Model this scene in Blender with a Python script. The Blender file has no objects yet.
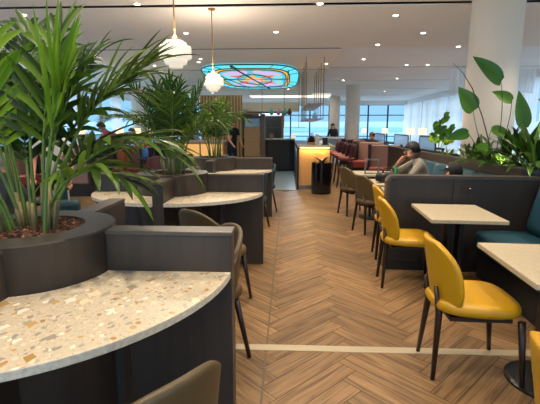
import bpy, bmesh, math, random
from math import sin, cos, pi, radians as R
from mathutils import Vector, Matrix, Euler
S = bpy.context.scene
COL = S.collection
# ------------------------------------------------------------ camera
FPX = 406.0
PITCH = math.atan(73 / FPX); YAW = math.atan(18 * cos(PITCH) / FPX)
cd = bpy.data.cameras.new('camera'); cam = bpy.data.objects.new('camera', cd); COL.objects.link(cam)
cam.location = (0, 0, 1.40); cam.rotation_euler = (pi / 2 - PITCH, 0, YAW)
cd.sensor_fit = 'HORIZONTAL'; cd.sensor_width = 36; cd.lens = FPX / 540 * 36; cd.clip_end = 500; cd.clip_start = .05
S.camera = cam
# ------------------------------------------------------------ colour management
S.view_settings.view_transform = 'Standard'; S.view_settings.look = 'None'
S.view_settings.gamma = 1; S.view_settings.use_curve_mapping = False
S.view_settings.exposure = 0.38
# ------------------------------------------------------------ world (hazy blue evening sky)
SKY_STRENGTH = 3.6
w = bpy.data.worlds.new('world'); S.world = w; w.use_nodes = True
nt = w.node_tree; nt.nodes.clear()
wo = nt.nodes.new('ShaderNodeOutputWorld'); bg = nt.nodes.new('ShaderNodeBackground')
tc = nt.nodes.new('ShaderNodeTexCoord'); sx = nt.nodes.new('ShaderNodeSeparateXYZ'); rp = nt.nodes.new('ShaderNodeValToRGB')
nt.links.new(tc.outputs['Generated'], sx.inputs[0]); nt.links.new(sx.outputs['Z'], rp.inputs[0])
rp.color_ramp.elements[0].position = 0.12; rp.color_ramp.elements[0].color = (.085, .165, .245, 1)
rp.color_ramp.elements[1].position = .55; rp.color_ramp.elements[1].color = (.80, .92, 1.0, 1)   # unseen overhead sky brightened to add bounce light indoors
nt.links.new(rp.outputs[0], bg.inputs[0]); bg.inputs[1].default_value = SKY_STRENGTH
nt.links.new(bg.outputs[0], wo.inputs[0])
ZC = 3.27
WARM = (1.0, .84, .64); SPOT_W = 48

# ------------------------------------------------------------ helpers: colour and materials
def lin(r, g, b):
    f = lambda c: (c / 255 / 12.92) if c / 255 <= .04045 else ((c / 255 + .055) / 1.055) ** 2.4
    return (f(r), f(g), f(b), 1)
def mat(name, col, rough=.5, metal=0, spec=.5, emit=None, estr=0, noise=None, nscale=(20, 20, 20), namt=.15, bump=0, sheen=0, trans=0):
    m = bpy.data.materials.new(name); m.use_nodes = True
    n = m.node_tree.nodes; l = m.node_tree.links; b = n['Principled BSDF']
    c = lin(*col)
    b.inputs['Base Color'].default_value = c; b.inputs['Roughness'].default_value = rough
    b.inputs['Metallic'].default_value = metal; b.inputs['Specular IOR Level'].default_value = spec
    if sheen: b.inputs['Sheen Weight'].default_value = sheen
    if trans: b.inputs['Transmission Weight'].default_value = trans
    if emit: b.inputs['Emission Color'].default_value = lin(*emit); b.inputs['Emission Strength'].default_value = estr
    tc = n.new('ShaderNodeTexCoord'); mp = n.new('ShaderNodeMapping'); mp.inputs['Scale'].default_value = nscale
    nz = n.new('ShaderNodeTexNoise'); nz.inputs['Scale'].default_value = 1; nz.inputs['Detail'].default_value = 4
    l.new(tc.outputs['Object'], mp.inputs[0]); l.new(mp.outputs[0], nz.inputs['Vector'])
    mx = n.new('ShaderNodeMix'); mx.data_type = 'RGBA'
    k = 1 - namt * 1.6; k2 = 1 + namt
    mx.inputs['A'].default_value = (c[0] * k, c[1] * k, c[2] * k, 1); mx.inputs['B'].default_value = (min(1, c[0] * k2), min(1, c[1] * k2), min(1, c[2] * k2), 1)
    l.new(nz.outputs['Fac'], mx.inputs['Factor']); l.new(mx.outputs['Result'], b.inputs['Base Color'])
    if bump:
        bp = n.new('ShaderNodeBump'); bp.inputs['Strength'].default_value = bump; bp.inputs['Distance'].default_value = .005
        l.new(nz.outputs['Fac'], bp.inputs['Height']); l.new(bp.outputs[0], b.inputs['Normal'])
    return m
def emis(name, col, s):
    m = bpy.data.materials.new(name); m.use_nodes = True; n = m.node_tree.nodes; l = m.node_tree.links
    n.remove(n['Principled BSDF']); e = n.new('ShaderNodeEmission'); e.inputs[0].default_value = lin(*col); e.inputs[1].default_value = s
    l.new(e.outputs[0], n['Material Output'].inputs[0]); return m
def glassy(name, col=(246, 251, 254), rough=.02, diff=0.0, dcol=(230, 240, 250)):
    m = bpy.data.materials.new(name); m.use_nodes = True; n = m.node_tree.nodes; l = m.node_tree.links
    n.remove(n['Principled BSDF'])
    t = n.new('ShaderNodeBsdfTransparent'); t.inputs[0].default_value = lin(*col)
    g = n.new('ShaderNodeBsdfGlossy'); g.inputs['Roughness'].default_value = rough
    f = n.new('ShaderNodeFresnel'); f.inputs[0].default_value = 1.35
    gm = n.new('ShaderNodeNewGeometry'); mm = n.new('ShaderNodeMath'); mm.operation = 'SUBTRACT'; mm.inputs[0].default_value = 1; l.new(gm.outputs['Backfacing'], mm.inputs[1]); m3 = n.new('ShaderNodeMath'); m3.operation = 'MULTIPLY'; l.new(mm.outputs[0], m3.inputs[0]); l.new(f.outputs[0], m3.inputs[1])
    mx = n.new('ShaderNodeMixShader'); l.new(m3.outputs[0], mx.inputs[0]); l.new(t.outputs[0], mx.inputs[1]); l.new(g.outputs[0], mx.inputs[2])
    out = mx
    if diff:
        d = n.new('ShaderNodeBsdfDiffuse'); d.inputs[0].default_value = lin(*dcol)
        tr = n.new('ShaderNodeBsdfTranslucent'); tr.inputs[0].default_value = lin(*dcol)
        m1 = n.new('ShaderNodeMixShader'); m1.inputs[0].default_value = .6; l.new(d.outputs[0], m1.inputs[1]); l.new(tr.outputs[0], m1.inputs[2])
        m2 = n.new('ShaderNodeMixShader'); m2.inputs[0].default_value = diff; l.new(mx.outputs[0], m2.inputs[1]); l.new(m1.outputs[0], m2.inputs[2]); out = m2
    l.new(out.outputs[0], n['Material Output'].inputs[0]); return m
def wood_floor_mat():
    m = bpy.data.materials.new('oak herringbone'); m.use_nodes = True; n = m.node_tree.nodes; l = m.node_tree.links; b = n['Principled BSDF']
    uv = n.new('ShaderNodeUVMap'); uv.uv_map = 'UVMap'
    at = n.new('ShaderNodeAttribute'); at.attribute_name = 'tone'
    mp = n.new('ShaderNodeMapping'); mp.inputs['Scale'].default_value = (2.2, 42, 1); l.new(uv.outputs[0], mp.inputs[0])
    nz = n.new('ShaderNodeTexNoise'); nz.inputs['Detail'].default_value = 5; nz.inputs['Scale'].default_value = 1; nz.inputs['Distortion'].default_value = 1.2; l.new(mp.outputs[0], nz.inputs['Vector'])
    r = n.new('ShaderNodeValToRGB'); e = r.color_ramp.elements
    e[0].position = .28; e[0].color = lin(80, 58, 38); e[1].position = .72; e[1].color = lin(150, 117, 80)
    l.new(nz.outputs['Fac'], r.inputs[0])
    r2 = n.new('ShaderNodeMapRange'); r2.inputs['To Min'].default_value = .68; r2.inputs['To Max'].default_value = 1.18; l.new(at.outputs['Fac'], r2.inputs[0])
    mx = n.new('ShaderNodeVectorMath'); mx.operation = 'SCALE'; l.new(r.outputs[0], mx.inputs[0]); l.new(r2.outputs[0], mx.inputs['Scale'])
    l.new(mx.outputs[0], b.inputs['Base Color']); b.inputs['Roughness'].default_value = .42; b.inputs['Specular IOR Level'].default_value = .35
    bp = n.new('ShaderNodeBump'); bp.inputs['Strength'].default_value = .25; bp.inputs['Distance'].default_value = .002; l.new(nz.outputs['Fac'], bp.inputs['Height']); l.new(bp.outputs[0], b.inputs['Normal'])
    return m
def terrazzo_mat():
    m = bpy.data.materials.new('terrazzo'); m.use_nodes = True; n = m.node_tree.nodes; l = m.node_tree.links; b = n['Principled BSDF']
    tc = n.new('ShaderNodeTexCoord')
    dn = n.new('ShaderNodeTexNoise'); dn.inputs['Scale'].default_value = 9; l.new(tc.outputs['Object'], dn.inputs['Vector'])
    va = n.new('ShaderNodeVectorMath'); va.operation = 'SCALE'; va.inputs['Scale'].default_value = .05; l.new(dn.outputs['Color'], va.inputs[0])
    vb = n.new('ShaderNodeVectorMath'); l.new(tc.outputs['Object'], vb.inputs[0]); l.new(va.outputs[0], vb.inputs[1])
    cur = None
    def mixc(fac, A, B):
        x = n.new('ShaderNodeMix'); x.data_type = 'RGBA'; l.new(fac, x.inputs['Factor'])
        if isinstance(A, tuple): x.inputs['A'].default_value = A
        else: l.new(A, x.inputs['A'])
        if isinstance(B, tuple): x.inputs['B'].default_value = B
        else: l.new(B, x.inputs['B'])
        return x.outputs['Result']
    nz = n.new('ShaderNodeTexNoise'); nz.inputs['Scale'].default_value = 60; nz.inputs['Detail'].default_value = 4; l.new(tc.outputs['Object'], nz.inputs['Vector'])
    cur = mixc(nz.outputs['Fac'], lin(172, 158, 136), lin(206, 192, 168))
    for sc, thr, off, frac in ((120, .30, 3.1, .6), (48, .42, 1.3, .45), (22, .44, 7.7, .40)):
        mp = n.new('ShaderNodeMapping'); mp.inputs['Scale'].default_value = (sc, sc * .8, sc); mp.inputs['Location'].default_value = (off, off * 2, off); mp.inputs['Rotation'].default_value = (0, 0, off)
        l.new(vb.outputs[0], mp.inputs[0])
        v = n.new('ShaderNodeTexVoronoi'); v.distance = 'MINKOWSKI' if sc < 40 else 'EUCLIDEAN'; v.inputs['Scale'].default_value = 1
        if sc < 40: v.inputs['Exponent'].default_value = .9
        l.new(mp.outputs[0], v.inputs['Vector'])
        s = n.new('ShaderNodeSeparateColor'); l.new(v.outputs['Color'], s.inputs[0])
        lt = n.new('ShaderNodeMath'); lt.operation = 'LESS_THAN'; l.new(v.outputs['Distance'], lt.inputs[0]); lt.inputs[1].default_value = thr * (1.5 if sc < 40 else 1)
        l2 = n.new('ShaderNodeMath'); l2.operation = 'LESS_THAN'; l.new(s.outputs[0], l2.inputs[0]); l2.inputs[1].default_value = frac
        mu = n.new('ShaderNodeMath'); mu.operation = 'MULTIPLY'; l.new(lt.outputs[0], mu.inputs[0]); l.new(l2.outputs[0], mu.inputs[1])
        r = n.new('ShaderNodeValToRGB'); r.color_ramp.interpolation = 'CONSTANT'; e = r.color_ramp.elements
        cols = [(196, 182, 158), (156, 148, 136), (206, 192, 168), (160, 122, 62), (164, 156, 146), (184, 146, 88), (222, 212, 196), (146, 136, 126), (214, 198, 168)]
        e[0].color = lin(*cols[0]); e[0].position = 0; e[1].position = 1 / 9; e[1].color = lin(*cols[1])
        for i in range(2, 9): q = e.new(i / 9); q.color = lin(*cols[i])
        l.new(s.outputs[1], r.inputs[0])
        cur = mixc(mu.outputs[0], cur, r.outputs[0])
    l.new(cur, b.inputs['Base Color']); b.inputs['Roughness'].default_value = .42
    return m
def leaf_mat(name, a, b_, rough=.42):
    m = bpy.data.materials.new(name); m.use_nodes = True; n = m.node_tree.nodes; l = m.node_tree.links; b = n['Principled BSDF']
    at = n.new('ShaderNodeAttribute'); at.attribute_name = 'tone'
    mx = n.new('ShaderNodeMix'); mx.data_type = 'RGBA'; mx.inputs['A'].default_value = lin(*a); mx.inputs['B'].default_value = lin(*b_)
    l.new(at.outputs['Fac'], mx.inputs['Factor']); l.new(mx.outputs['Result'], b.inputs['Base Color'])
    b.inputs['Roughness'].default_value = rough; b.inputs['Specular IOR Level'].default_value = .4
    tr = n.new('ShaderNodeBsdfTranslucent'); l.new(mx.outputs['Result'], tr.inputs[0])
    ms = n.new('ShaderNodeMixShader'); ms.inputs[0].default_value = .3
    l.new(b.outputs[0], ms.inputs[1]); l.new(tr.outputs[0], ms.inputs[2]); l.new(ms.outputs[0], n['Material Output'].inputs[0])
    return m
def cloth_mat(name, col, clear):
    m = bpy.data.materials.new(name); m.use_nodes = True; n = m.node_tree.nodes; l = m.node_tree.links; n.remove(n['Principled BSDF'])
    t = n.new('ShaderNodeBsdfTransparent'); d = n.new('ShaderNodeBsdfDiffuse'); tr = n.new('ShaderNodeBsdfTranslucent')
    d.inputs[0].default_value = tr.inputs[0].default_value = lin(*col)
    a = n.new('ShaderNodeMixShader'); a.inputs[0].default_value = .6; l.new(d.outputs[0], a.inputs[1]); l.new(tr.outputs[0], a.inputs[2])
    b = n.new('ShaderNodeMixShader'); b.inputs[0].default_value = 1 - clear; l.new(t.outputs[0], b.inputs[1]); l.new(a.outputs[0], b.inputs[2])
    l.new(b.outputs[0], n['Material Output'].inputs[0]); return m
M = dict(
    dark=mat('dark stained oak', (60, 52, 47), .42, nscale=(28, 28, 2.0), namt=.28),
    dark2=mat('darker stained oak', (46, 38, 33), .42, nscale=(28, 28, 2.0), namt=.28),  # darker copy of the dark stained oak, for long partition and trough
    darktrim=mat('dark oak edging', (84, 73, 63), .4, nscale=(20, 20, 3), namt=.15),
    under=mat('black laminate', (30, 27, 26), .6),
    terr=terrazzo_mat(),
    edge=mat('pale terrazzo edge', (214, 204, 186), .35, nscale=(60, 60, 60), namt=.3),
    marble=mat('cream stone top', (180, 166, 140), .35, nscale=(70, 70, 70), namt=.2),
    leg=mat('dark walnut leg', (40, 24, 19), .4),
    yellow=mat('mustard leather', (182, 136, 8), .42, nscale=(90, 90, 90), namt=.06, bump=.15),
    olive=mat('olive brown leather', (84, 67, 40), .5, nscale=(90, 90, 90), namt=.12, bump=.15),
    teal=mat('teal leather', (30, 68, 82), .4, nscale=(60, 60, 60), namt=.12, bump=.15),
    tealchair=mat('teal fabric', (20, 56, 68), .7),
    mauve=mat('mauve leather', (140, 108, 98), .5, namt=.08),
    redseat=mat('rose leather', (126, 54, 52), .5, namt=.1),
    wine=mat('wine leather', (66, 24, 30), .5),
    ceil=mat('ceiling plaster', (236, 226, 214), .9, nscale=(1, 1, 1), namt=.03),
    ceilg=mat('pale ceiling plaster', (236, 236, 236), .9, nscale=(1, 1, 1), namt=.03),
    slot=mat('black slot', (18, 16, 15), .8),
    white=mat('white plaster column', (232, 220, 204), .75, nscale=(2, 2, 2), namt=.04),
    brass=mat('brass', (176, 138, 84), .35, metal=.9),
    bronze=mat('bronze rod', (150, 122, 92), .4, metal=.4),
    opal=mat('opal glass lit', (250, 244, 232), .3, emit=(255, 232, 200), estr=.5),
    lampon=emis('downlight lens', (255, 244, 226), 9),
    shade=emis('lit lamp shade', (255, 222, 168), 1.5),
    warmglow=emis('bar front glow', (244, 184, 110), .75),
    metal=mat('brushed steel', (150, 150, 150), .3, metal=.9),
    black=mat('black satin', (20, 20, 22), .35),
    strip=mat('pale metal joint', (184, 170, 146), .3, metal=.35, nscale=(3, 60, 3), namt=.12),
    tile=mat('grey stone tile', (132, 136, 132), .35, nscale=(4, 4, 4), namt=.12),
    slats=mat('honey oak slats', (214, 162, 102), .5, nscale=(30, 30, 2), namt=.15),
    oak=mat('natural oak', (158, 118, 76), .5, nscale=(20, 20, 2), namt=.15),
    counter=mat('grey stone counter', (172, 164, 152), .3, namt=.15),
    bark=mat('bark mulch', (96, 62, 44), .9, nscale=(60, 60, 60), namt=.5, bump=.6),
    leaf=leaf_mat('palm leaf', (28, 52, 14), (98, 130, 40)),
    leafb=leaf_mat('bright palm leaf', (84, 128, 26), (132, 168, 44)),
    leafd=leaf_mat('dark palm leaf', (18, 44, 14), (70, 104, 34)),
    aroid=leaf_mat('glossy leaf', (40, 92, 28), (104, 152, 50), .3),
    aroidlit=leaf_mat('lit glossy leaf', (80, 128, 20), (170, 196, 50), .35),  # paler copy of the glossy leaf, its lit look put into the colour
    stem=mat('green stem', (84, 112, 44), .5, namt=.2),
    stalk=mat('fibrous stalk', (132, 118, 82), .7, namt=.3),
    mull=mat('dark window frame', (44, 50, 58), .5),
    mullp=mat('pale bronze window frame', (158, 144, 132), .5),
    glass=glassy('window glass'),
    screen=glassy('pale blue screen glass', (205, 228, 245), .05, .55, (205, 234, 255)),
    curtain=cloth_mat('sheer curtain', (244, 244, 244), .3),
    skin=mat('skin', (196, 140, 112), .55, namt=.05), skin2=mat('tanned skin', (150, 100, 76), .55, namt=.05),
    hair=mat('black hair', (26, 22, 20), .6, namt=.3), hairg=mat('grey hair', (150, 146, 140), .7, namt=.3),
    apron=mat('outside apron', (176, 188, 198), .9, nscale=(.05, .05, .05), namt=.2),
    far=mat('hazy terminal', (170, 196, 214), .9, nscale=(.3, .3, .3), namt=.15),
)

# ------------------------------------------------------------ helpers: meshes and things
class MB:
    def __init__(s): s.v = []; s.f = []; s.m = []; s.t = []; s.uv = {}
    def add(s, vs, fs, mi=0, tone=.5):
        b = len(s.v); s.v += [tuple(p) for p in vs]
        for f in fs: s.f.append(tuple(b + i for i in f)); s.m.append(mi); s.t.append(tone)
        return s
    def box(s, x0, x1, y0, y1, z0, z1, mi=0, rot=0, piv=None):
        vs = [Vector((x, y, z)) for z in (z0, z1) for y in (y0, y1) for x in (x0, x1)]
        if rot:
            c = Vector(piv) if piv else Vector(((x0 + x1) / 2, (y0 + y1) / 2, 0)); q = Matrix.Rotation(rot, 3, 'Z')
            vs = [q @ (p - c) + c for p in vs]
        return s.add(vs, [(0, 2, 3, 1), (4, 5, 7, 6), (0, 1, 5, 4), (2, 6, 7, 3), (0, 4, 6, 2), (1, 3, 7, 5)], mi)
    def prism(s, pts, z0, z1, mi=0, mi_side=None):
        n = len(pts); a = sum(pts[i][0] * pts[(i + 1) % n][1] - pts[(i + 1) % n][0] * pts[i][1] for i in range(n))
        if a < 0: pts = pts[::-1]
        vs = [(x, y, z0) for x, y in pts] + [(x, y, z1) for x, y in pts]
        s.add(vs, [tuple(range(n))[::-1], tuple(range(n, 2 * n))], mi)
        b = len(s.v) - 2 * n
        for i in range(n):
            j = (i + 1) % n; s.f.append((b + i, b + j, b + n + j, b + n + i)); s.m.append(mi if mi_side is None else mi_side); s.t.append(.5)
        return s
    def lathe(s, prof, c=(0, 0, 0), n=32, mi=0, ax=1, ay=1):
        vs = []
        for r, z in prof:
            for k in range(n): a = 2 * pi * k / n; vs.append((c[0] + r * ax * cos(a), c[1] + r * ay * sin(a), c[2] + z))
        fs = []
        for i in range(len(prof) - 1):
            for k in range(n): q = (k + 1) % n; fs.append((i * n + k, i * n + q, (i + 1) * n + q, (i + 1) * n + k))
        if prof[0][0] > 1e-6: fs.append(tuple(range(n))[::-1])
        if prof[-1][0] > 1e-6: fs.append(tuple(range((len(prof) - 1) * n, len(prof) * n)))
        return s.add(vs, fs, mi)
    def tube(s, path, rad, n=8, mi=0, tone=.5, cap=True):
        path = [Vector(p) for p in path]; m = len(path)
        if not hasattr(rad, '__len__'): rad = [rad] * m
        vs = []; pu = None
        for i, p in enumerate(path):
            t = (path[min(i + 1, m - 1)] - path[max(i - 1, 0)]).normalized()
            if pu is None: u = t.cross(Vector((0, 0, 1)) if abs(t.z) < .9 else Vector((1, 0, 0))).normalized()
            else: u = (pu - t * pu.dot(t)).normalized()
            pu = u; w_ = t.cross(u)
            for k in range(n): a = 2 * pi * k / n; vs.append(p + (u * cos(a) + w_ * sin(a)) * rad[i])
        fs = []
        for i in range(m - 1):
            for k in range(n): q = (k + 1) % n; fs.append((i * n + k, i * n + q, (i + 1) * n + q, (i + 1) * n + k))
        if cap: fs += [tuple(range(n))[::-1], tuple(range((m - 1) * n, m * n))]
        return s.add(vs, fs, mi, tone)
    def grid(s, rows, mi=0, tone=.5, closeu=False):
        m = len(rows); n = len(rows[0]); vs = [p for r in rows for p in r]; fs = []
        for i in range(m - 1):
            for k in range(n if closeu else n - 1): q = (k + 1) % n; fs.append((i * n + k, i * n + q, (i + 1) * n + q, (i + 1) * n + k))
        return s.add(vs, fs, mi, tone)
    def ball(s, c, r, mi=0, n=12, tone=.5):
        rx, ry, rz = r if hasattr(r, '__len__') else (r, r, r); rows = []
        for i in range(n // 2 + 1):
            a = -pi / 2 + pi * i / (n // 2); cr = max(cos(a), 1e-3)
            rows.append([(c[0] + rx * cr * cos(2 * pi * k / n), c[1] + ry * cr * sin(2 * pi * k / n), c[2] + rz * sin(a)) for k in range(n)])
        return s.grid(rows, mi, tone, True)
    def build(s, name, mats, parent=None, smooth=False, bevel=0, sub=0, solid=0, tone=False, loc=None, rot=None):
        me = bpy.data.meshes.new(name); me.from_pydata(s.v, [], s.f)
        if not isinstance(mats, (list, tuple)): mats = [mats]
        for q in mats: me.materials.append(q)
        me.polygons.foreach_set('material_index', s.m)
        if tone:
            a = me.attributes.new('tone', 'FLOAT', 'FACE'); a.data.foreach_set('value', s.t)
        if s.uv:
            ul = me.uv_layers.new(name='UVMap')
            for fi, uvs in s.uv.items():
                p = me.polygons[fi]
                for k, li in enumerate(p.loop_indices): ul.data[li].uv = uvs[k]
        if smooth: me.polygons.foreach_set('use_smooth', [True] * len(me.polygons))
        me.update()
        o = bpy.data.objects.new(name, me); COL.objects.link(o)
        if parent: o.parent = parent
        if loc: o.location = loc
        if rot is not None: o.rotation_euler = (0, 0, rot) if not hasattr(rot, '__len__') else rot
        if solid: q = o.modifiers.new('solid', 'SOLIDIFY'); q.thickness = solid; q.offset = 0
        if bevel: q = o.modifiers.new('bevel', 'BEVEL'); q.width = bevel; q.segments = 2; q.limit_method = 'ANGLE'; q.angle_limit = R(40)
        if sub: q = o.modifiers.new('sub', 'SUBSURF'); q.levels = sub; q.render_levels = sub
        return o
def tag(o, label, cat, group=None, kind=None):
    o['label'] = label; o['category'] = cat
    if group: o['group'] = group
    if kind: o['kind'] = kind
    return o
def thing(name, label, cat, loc=(0, 0, 0), rz=0, group=None):
    o = bpy.data.objects.new(name, None); COL.objects.link(o); o.empty_display_size = .1
    o.location = loc; o.rotation_euler = (0, 0, rz); return tag(o, label, cat, group)
def struct(o): o['kind'] = 'structure'; return o
def dup(root, loc, rz, label, group=None, scale=None):
    r = root.copy(); COL.objects.link(r); r.location = loc; r.rotation_euler = (0, 0, rz); r['label'] = label
    if group: r['group'] = group
    if scale: r.scale = (scale,) * 3
    for ch in list(root.children):
        c = ch.copy(); COL.objects.link(c); c.parent = r
        for g in list(ch.children):
            d = g.copy(); COL.objects.link(d); d.parent = c
    return r

# ============================================================ SETTING
# herringbone floor
random.seed(3)
fl = MB(); Wp = .130; n5 = 5; gp = .0022
c45 = cos(pi / 4)
def to_world(a, b): return ((a - b) * c45 * Wp - .05, (a + b) * c45 * Wp + 1.0)
def plank(a0, b0, la, lb):
    x, y = to_world(a0 + la / 2, b0 + lb / 2)
    if not (-9 < x < 8 and -2.2 < y < 29): return
    if x < 0 and x > -9 and y > 9.35 + (0 if x > -8.9 else 9): return
    if x < .2 and y > 9.35: return
    g = gp / Wp
    q = [(a0 + g, b0 + g), (a0 + la - g, b0 + g), (a0 + la - g, b0 + lb - g), (a0 + g, b0 + lb - g)]
    vs = [(*to_world(*p), 0.0) for p in q]
    fi = len(fl.f); fl.add(vs, [(0, 1, 2, 3)], 0, random.random())
    ou, ov = random.random() * 50, random.random() * 50; L_, B_ = max(la, lb) * Wp, min(la, lb) * Wp
    uv = [(0, 0), (L_, 0), (L_, B_), (0, B_)] if la > lb else [(0, 0), (0, B_), (L_, B_), (L_, 0)]
    fl.uv[fi] = [(u + ou, v + ov) for u, v in uv]
for i in range(-260, 420):
    for j in range(-45, 45):
        b0 = i + 2 * n5 * j
        plank(i, b0, n5, 1); plank(i, i - 2 * n5 + 1 + 2 * n5 * j, 1, n5)
struct(fl.build('floor', wood_floor_mat(), tone=True))
mb = MB(); mb.box(-9.6, 8.6, -2.5, 29.6, -.25, -.0015)
struct(mb.build('floor_base', mat('dark grout', (70, 50, 36), .8)))
# stone tile area by the bar
mb = MB()
for ix in range(-15, 1):
    for iy in range(0, 33):
        x0 = -.0 + ix * .6 - .4; y0 = 9.38 + iy * .6
        mb.box(x0 + .004, x0 + .596, y0 + .004, y0 + .596, -.001, .002)
struct(mb.build('floor_tiles', M['tile']))
struct(MB().box(-.34, 2.2, 2.395, 2.465, -.001, .003).build('trim_1', M['strip']))
struct(MB().box(-.135, -.122, -1, 9.36, -.001, .0015).build('trim_2', mat('slim floor joint', (92, 76, 54), .5)))
# ceiling: soffit panels separated by black slots
slots = [6.65 + 3.47 * k for k in range(-3, 7)]
mb = MB(); ys = [-2.5] + slots + [29.6]
for i in range(len(ys) - 1):
    a = ys[i] + (.075 if i else 0); b = ys[i + 1] - (.075 if i + 1 < len(ys) - 1 else 0)
    x1 = 8.6 if i < 5 - 0 and b < 10.2 else 1.28
    mb.box(-5.2, x1, a, b, ZC, ZC + .012)
struct(mb.build('ceiling', M['ceil']))
mb = MB()
for i in range(len(ys) - 1):
    a = ys[i] + .06; b = ys[i + 1] - .06
    if b > 10.3: mb.box(1.26, 8.6, a, b, ZC + .06, ZC + .07)
    mb.box(-9.6, -5.2, a, b, ZC + .06, ZC + .07)
struct(mb.build('ceiling_raised', M['ceilg']))
struct(MB().box(-9.6, 8.6, -2.5, 29.6, ZC + .10, ZC + .3).build('ceiling_void', M['slot']))
# window walls
def window_wall(name, axis, pos, a0, a1, n, zt, fm='mull'):
    f = MB(); g = MB(); st = (a1 - a0) / n
    def bx(m_, u0, u1, t0, t1, z0, z1):
        if axis == 'x': m_.box(pos + t0, pos + t1, u0, u1, z0, z1)
        else: m_.box(u0, u1, pos + t0, pos + t1, z0, z1)
    for i in range(n + 1): bx(f, a0 + i * st - .045, a0 + i * st + .045, -.06, .06, 0, zt)
    for z in (0.04, .9, 2.35, zt - .03): bx(f, a0, a1, -.04, .04, z - .03, z + .03)
    bx(g, a0, a1, -.006, .006, .05, zt)
    o = struct(f.build(name, M[fm])); p = g.build('pane', M['glass'], o); return o
window_wall('window_1', 'y', 29.3, -9.3, 8.3, 13, 3.08)
window_wall('window_2', 'x', 8.3, -2.4, 29.3, 20, 3.08, 'mullp')
window_wall('window_3', 'x', -9.3, -2.4, 29.3, 14, 3.08, 'mullp')  # both side windows extended unseen behind the camera, added for more skylight
for nm, a in (('wall_far', (-9.6, 8.6, 29.2, 29.5)), ('wall_right', (8.2, 8.5, -2.5, 29.5)), ('wall_left', (-9.5, -9.2, -2.5, 29.5))):
    struct(MB().box(*a, 3.05, 3.6).build(nm, M['ceilg']))
# outside
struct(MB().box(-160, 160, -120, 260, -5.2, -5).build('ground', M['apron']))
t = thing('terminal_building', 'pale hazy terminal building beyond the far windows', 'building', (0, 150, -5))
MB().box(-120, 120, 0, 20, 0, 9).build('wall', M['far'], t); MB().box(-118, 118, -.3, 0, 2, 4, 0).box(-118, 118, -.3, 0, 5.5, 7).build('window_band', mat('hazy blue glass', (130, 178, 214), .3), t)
# columns
def column(x, y, r, name='column'):
    mb = MB(); mb.lathe([(r, 0), (r, ZC + .06)], (x, y, 0), 48); o = mb.build(name, M['white'], smooth=False); struct(o)
    for p in o.data.polygons:
        if len(p.vertices) == 4: p.use_smooth = True
column(2.99, 6.35, .345, 'column_1'); column(2.95, 19.2, .33, 'column_2'); column(2.85, 25.6, .32, 'column_3'); column(-7.0, 19.5, .42, 'column_4')

# sheer curtains along the right window wall
def curtain(p0, p1, z0, z1, label, seg=60):
    mb = MB(); p0 = Vector(p0); p1 = Vector(p1); d = (p1 - p0); n_ = Vector((-d.y, d.x)).normalized(); rows = []
    for z in (z0, (z0 + z1) / 2, z1): rows.append([(p0.x + d.x * k / seg + n_.x * .045 * sin(k * 1.5), p0.y + d.y * k / seg + n_.y * .045 * sin(k * 1.5), z) for k in range(seg + 1)])
    mb.grid(rows); return tag(mb.build('curtain', M['curtain'], smooth=True), label, 'curtain', 'sheer white curtains on the window wall')
for i in range(12):
    y0 = 6.0 + i * 1.95
    curtain((8.08, y0 + .08), (8.08, y0 + 1.9), .03, 3.04, 'sheer white curtain hanging at the right-hand window wall', 46)
for i in range(5):
    y0 = 9 + i * 4
    curtain((-9.08, y0), (-9.08, y0 + 1.3), .03, 3.04, 'sheer white curtain hanging at the left-hand window wall', 40)['group'] = 'sheer white curtains at the left window wall'
o = curtain((5.3, 14.05), (8.0, 14.05), 2.55, ZC + .05, 'pale string curtain hanging from ceiling behind white column', 120); del o['group']

# ------------------------------------------------------------ downlights
def spot(loc, power, size=R(110), col=WARM, parent=None, blend=.7, rad=.05):
    ld = bpy.data.lights.new('spot', 'SPOT'); ld.energy = power; ld.spot_size = size; ld.spot_blend = blend; ld.color = col; ld.shadow_soft_size = rad
    o = bpy.data.objects.new('lamp_light', ld); COL.objects.link(o); o.location = loc
    if parent: o.parent = parent
    return o
dls = [(-4.4, 7.0, 1), (-2.3, 6.5, 1), (.47, 6.6, 1), (-.25, 8.4, 1), (-2.03, 8.42, 1), (1.78, 7.3, 1), (2.0, 9.7, 0), (2.1, 12.0, 1), (3.6, 13.1, 1), (4.23, 13.1, 1),
       (4.2, 16.5, 1), (6.2, 15.7, 1), (-2.54, 11.9, 0), (-2.38, 11.4, 0), (1.1, 12.4, 1), (2.65, 8.6, 1),
       # over the near seating, above the picture
       (.35, 1.3, 2), (1.45, 2.9, 2), (.3, 3.8, 2), (-.75, 3.1, 2), (-.9, .9, 2), (-1.9, 1.5, 1), (1.5, 4.9, 2), (3.5, 4.9, 1), (-2.6, 4.4, 1), (1.9, 1.2, 2), (.5, 5.2, 1), (3.9, 10, 1), (-6, 10, 1), (-4, 12.5, 1), (-7, 15, 1), (2.2, 17, 1), (0, 20, 1), (-4, 22, 1), (5, 22, 1), (-.9, 5.6, 2)]
first = None
for i, (x, y, k) in enumerate(dls):
    raised = x < -5.2 or (x > 1.26 and y > 10.12); z = ZC + (.06 if raised else 0)
    if first is None:
        t = thing('downlight', 'small recessed ceiling spotlight with bright lens', 'ceiling light', (x, y, z), 0, 'recessed ceiling spotlights')
        MB().lathe([(.055, -.004), (.062, -.008), (.062, 0)], n=20).lathe([(.062, -.0001), (.062, 0)], n=20).build('trim_ring', M['white'], t)
        MB().lathe([(0.0001, -.011), (.04, -.011), (.04, -.006)], n=20).build('lens', M['lampon'], t); first = t
    else: t = dup(first, (x, y, z), 0, 'small recessed ceiling spotlight with bright lens')
    if k: spot((0, 0, -.03), SPOT_W * ((1.0 if k == 1 else 1.15) if y < 9 else 3.0), parent=t)

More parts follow.
